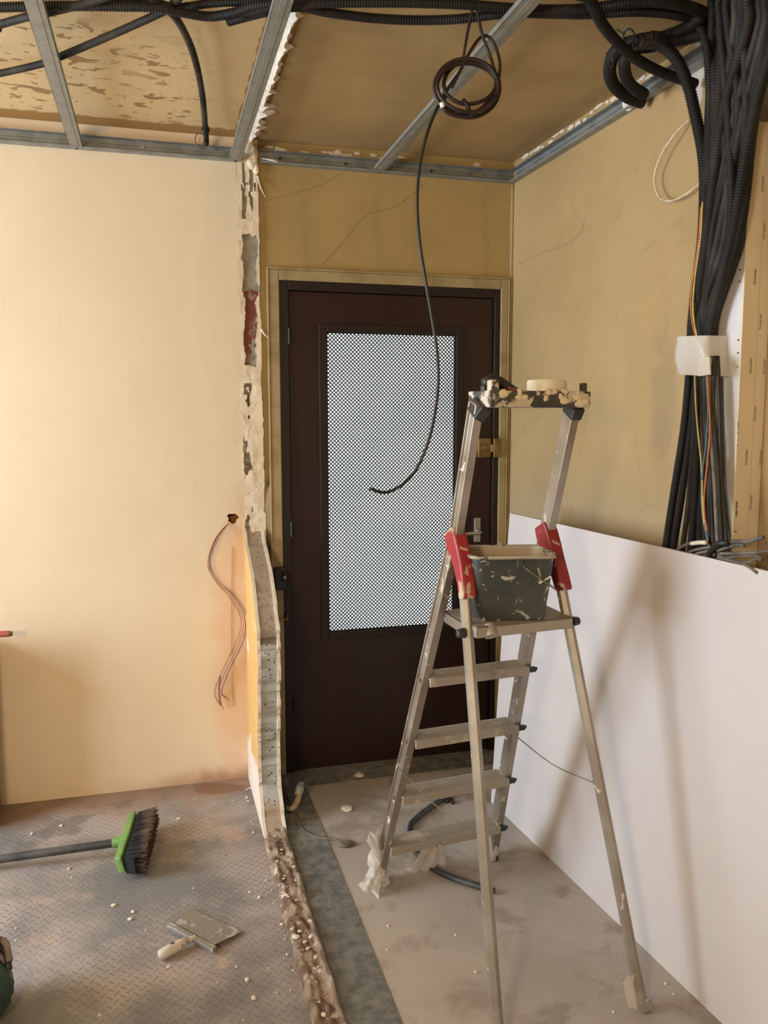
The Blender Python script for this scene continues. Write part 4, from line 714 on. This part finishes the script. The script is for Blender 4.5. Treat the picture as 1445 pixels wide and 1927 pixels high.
# ------------------------------------------------------------------ floor things
tag(MB().tube([pz(x, y, .011) for x, y in ((890, 1483), (850, 1494), (815, 1515), (785, 1538), (772, 1556), (775, 1590), (795, 1618), (820, 1637), (860, 1655), (900, 1668), (930, 1677))], .0105, 8).build('floor_cable', M['pole'], smooth='all', fix=False), 'black flexible tube curving across the floor under the ladder', 'cable')
tag(MB().tube([pz(838, 1508, .008), pz(850, 1505, .010), pz(852, 1511, .008)], .007, 7).build('tube_offcut', M['cable_black'], smooth='all'), 'short black tube offcut on the floor behind the ladder', 'offcut')
pp = thing('water_pipe', 'cream pipe elbow with blue-grey taped end sticking up beside the stump', 'pipe', (.44, 3.18, 0)); b0 = pz(551, 1522, .02)-Vector((.44, 3.18, 0)); tpv = py_(566, 1473, 3.15)-Vector((.44, 3.18, 0)); 
MB().tube([(.005, .25, .24), (.005, .12, .10), (.012, .03, .03), b0-Vector((.012, 0, 0))], .012, 10).build('brown_pipe', M['pipe_brown'], pp, smooth='all')
m_ = b0.lerp(tpv, .5); MB().tube([b0-Vector((.02, -.01, 0)), b0+Vector((.004, 0, .004)), m_+Vector((.008, 0, -.004)), m_+Vector((.004, 0, .02))], .0115, 10).build('elbow', M['pipe_cream'], pp, smooth='all')
MB().tube([m_+Vector((.004, 0, .0)), m_.lerp(tpv, .5)+Vector((.004, 0, 0)), tpv], [.015, .017, .013], 12).build('taped_end', M['pipe_tape'], pp, smooth='all')
fc = tag(MB().tube([pz(557, 1532, .012), pz(563, 1552, .008), pz(578, 1568, .006), pz(605, 1577, .005), pz(630, 1580, .005), pz(650, 1586, .006)], .0045, 8).build('thin_cable', M['cable_grey'], smooth='all'), 'thin grey cable curling on the floor from the taped pipe', 'cable')
c = pz(652, 1588, .008); blob((c.x, c.y, .008), .03, .018, .009, 61).build('dusty_end', M['cable_grey'], fc, smooth='all')
for (x, y, r), lab in (((652, 1523, .020), 'flat cream plaster flake on the hall floor left of the ladder'), ((675, 1460, .018), 'cream plaster flake lying at the foot of the brown door')):
    c = pz(x, y); tag(blob((c.x, c.y, .0045), r*1.1, r*1.3, .004, int(x), .4).build('plaster_flake', M['plaster_white'], smooth='all'), lab, 'plaster flake')
# broom
bh = Vector((-.137, 2.92, 0)); br = thing('broom', 'green broom with dark bristles and black pole lying on the dusty floor', 'broom', bh, .0)
tl_ = .12
hd = MB(); hd.prism([(-.013, -.165), (.012, -.170), (.014, 0), (.012, .170), (-.013, .165), (-.016, 0)], .062, Matrix.Rotation(tl_, 4, 'Z')*1); 
Rz = Matrix.Rotation(-tl_, 4, 'Z'); hd = MB(); hd.prism([(-.012, -.165), (.012, -.172), (.014, 0), (.012, .172), (-.012, .165), (-.015, 0)], .058, Matrix.Translation((0, 0, .028))@Rz@Matrix.Rotation(-.25, 4, 'Y')); hd.build('head', M['green'], br, bevel=.006)
bs = MB(); bs.prism([(.012, -.165), (.045, -.178), (.066, -.15), (.074, 0), (.066, .15), (.045, .178), (.012, .165)], .056, Matrix.Translation((0, 0, .024))@Rz@Matrix.Rotation(-.1, 4, 'Y'))
for i in range(900):
    y = random.uniform(-.168, .168); z = random.uniform(.024, .085); a = Rz@Vector((.012, y, z)); ln = .060+random.uniform(-.004, .010); b = Rz@Vector((.012+ln, y*1.06+random.uniform(-.012, .012), max(.002, .05+(z-.05)*1.25+random.uniform(-.01, .008)))); bs.bar(a, b, .0022, .0022)
bs.build('bristles', M['bristle'], br)
so_ = MB(); so_.cyl((-.012, -.002, .058), (-.058, .003, .052), .021, 16, .0165); so_.build('socket', M['green'], br, smooth=True, bevel=.002)
e0 = Vector((-.05, .002, .053)); e1 = pz(0, 1628, .017)-bh; e1 = e0+(e1-e0)*2.6; e1.z = .016; MB().tube([e0, e1], .0145, 12, step=.2).build('pole', M['pole'], br, smooth=True)
# wide filling knife
k0 = pz(390, 1750); kf = thing('wide_filling_knife', 'wide steel filling knife with crusted handle on the checkered vinyl floor', 'filling knife', (k0.x, k0.y, 0))
cs_ = [pz(x, y)-Vector((k0.x, k0.y, 0)) for x, y in ((356, 1713), (457, 1757), (404, 1788), (330, 1748))]
m = MB(); m.add([(v.x, v.y, .016 if i > 1 else .006) for i, v in enumerate(cs_)]+[(v.x, v.y, .018 if i > 1 else .008) for i, v in enumerate(cs_)], [(3, 2, 1, 0), (4, 5, 6, 7), (0, 1, 5, 4), (1, 2, 6, 5), (2, 3, 7, 6), (3, 0, 4, 7)]); m.build('blade', M['blade'], kf)
a, b = pz(318, 1741, .016)-Vector((k0.x, k0.y, 0)), pz(404, 1787, .016)-Vector((k0.x, k0.y, 0)); MB().bar(a, b, .018, .012, (0, 1, .0)).build('blade_spine', M['blade'], kf, bevel=.002)
a, b = pz(366, 1764, .018)-Vector((k0.x, k0.y, 0)), pz(345, 1773, .019)-Vector((k0.x, k0.y, 0)); MB().tube([a, b], .009, 10).build('ferrule', M['handle_paint'], kf, smooth=True)
a, b = pz(352, 1770, .020)-Vector((k0.x, k0.y, 0)), pz(301, 1798, .018)-Vector((k0.x, k0.y, 0)); MB().tube([a, a.lerp(b, .25), a.lerp(b, .6), b], [.011, .015, .0165, .014], 12).build('handle', M['handle_paint'], kf, smooth='all')
# red bar coming in from the left on added unseen trestle legs, sack at the lower left
yb = D-.16; c = py_(24, 1192, yb); rbx = thing('clamp_bar', 'red bar with dull metal tip poking in at the left edge of the photo', 'clamp bar', (c.x, yb, c.z))
MB().tube([(-.9, 0, .004), (-.012, 0, 0)], .0115, 12, step=.3).build('red_tube', M['wire_red'], rbx, smooth=True); MB().cyl((-.014, 0, 0), (0, 0, -.001), .0118, 12, .008).build('metal_tip', M['metal_tip'], rbx, bevel=.002)
for x in (-.22, -.80): MB().bar((x, .0, -.008), (x-.02, -.10, -c.z), .04, .02).build('leg', M['wire_red'], rbx, bevel=.002)
for x in (-.22, -.80): MB().bar((x, .0, -.008), (x-.02, .12, -c.z), .04, .02).build('leg', M['wire_red'], rbx, bevel=.002)
MB().bb(-.86-c.x, -.645-c.x, -.04, .14, -c.z, -.05).build('shade_panel', M['cardboard'], rbx)  # unseen panel added to throw shade on the lower left of the cream wall
for i in range(5):  # unseen sack stack, added to keep daylight off the near floor
    x, y, z, rz = -1.0+.02*(i % 2), 1.86, .13*i, .1*(-1)**i; lab = 'unseen grey sack in the stack added at left to cast shade, %s' % ('lowest', 'second from the floor', 'middle one', 'second from the top', 'topmost')[i]
    b_ = blob((0, 0, .075), .24, .36, .07, 300+i, .12, 14).build('shade_sack', M['stripe'], smooth='all', loc=(x, y, z)); b_.rotation_euler.z = rz; tag(b_, lab, 'sack', 'added shade-casting sacks')
g0 = pz(12, 1900); sk = thing('rubble_sack', 'dark green sack with striped webbing at the bottom left corner', 'sack', (g0.x-.075, g0.y-.02, 0))
blob((0, 0, .075), .095, .11, .078, 71, .15).build('sack_body', M['sack'], sk, smooth='all')
for k in range(4):
    MB().tube([(.035, .06+.012*k, .115+.014*k), (.07, .04+.012*k, .105+.016*k), (.086, .0+.012*k, .075+.016*k)], .009, 6).build('webbing_strap', M['stripe' if k % 2 else 'black_plastic'], sk, smooth='all')
MB().tube([(-.005, .06, .10), (.0, .07, .17), (-.02, .08, .25)], [.06, .06, .035], 14).build('cardboard_roll', M['cardboard'], sk, smooth='all')
# chips and crumbs
def chipmesh(r, seed, mat):
    m = blob((0, 0, .4), .9, .7, .45, seed, .5, 5); me = MB(); me.v = [(x*r, y*r, z*r) for x, y, z in m.v]; me.f = m.f; me.m = m.m; return me.build('plaster_chip', mat, fix=False)
protos = [chipmesh(.009, 80+i, M['chip']) for i in range(3)]+[chipmesh(.009, 90, M['chip_red'])]
used = set()
def scatter(n, x0, x1, y0_, y1_, lab, grp, s0, s1, red=.1, pts=None, z=0.):
    for i in range(n):
        k = 3 if random.random() < red else random.randrange(3); o = protos[k]
        if k in used: o = o.copy(); COL.objects.link(o)
        used.add(k); q = pts[i] if pts else (random.uniform(x0, x1), random.uniform(y0_, y1_)); s = random.uniform(s0, s1)
        o.location = (q[0], q[1], z-.001); o.rotation_euler = (0, 0, random.uniform(0, 6)); o.scale = (s, s, s); tag(o, lab, 'plaster chip', grp)
known = [pz(*q) for q in ((214, 1705), (250, 1717), (245, 1731), (130, 1636), (445, 1820), (478, 1880), (336, 1542), (318, 1820), (470, 1680), (60, 1570), (465, 1845), (115, 1555), (488, 1690), (100, 1610))]
scatter(len(known), 0, 0, 0, 0, 'small pale plaster chip on the open checkered vinyl floor', 'plaster chips on the vinyl floor', .6, 1.15, .05, known)
scatter(34, -.5, .32, 1.95, 3.4, 'small pale plaster chip on the open checkered vinyl floor', 'plaster chips on the vinyl floor', .2, .6, .3)
scatter(26, .30, .332, 2.0, 3.35, 'rubble crumb along the left edge of the broken partition line', 'crumbs beside the broken partition', .3, .9, .15)
known = [pz(*q) for q in ((1252, 1852), (1267, 1871), (1154, 1905), (730, 1743), (857, 1760), (895, 1830), (728, 1788))]
scatter(len(known), 0, 0, 0, 0, 'small pale plaster chip on the bare hall floor', 'plaster chips on the hall floor', .4, .75, 0, known)
scatter(16, .6, 1.2, 1.85, 3.2, 'small pale plaster chip on the bare hall floor', 'plaster chips on the hall floor', .2, .45, .1)
scatter(36, .345, .405, 1.9, 2.9, 'pale lump lying in the rubble of the broken partition line', 'lumps in the partition rubble', .5, 1.3, .15, z=.016)
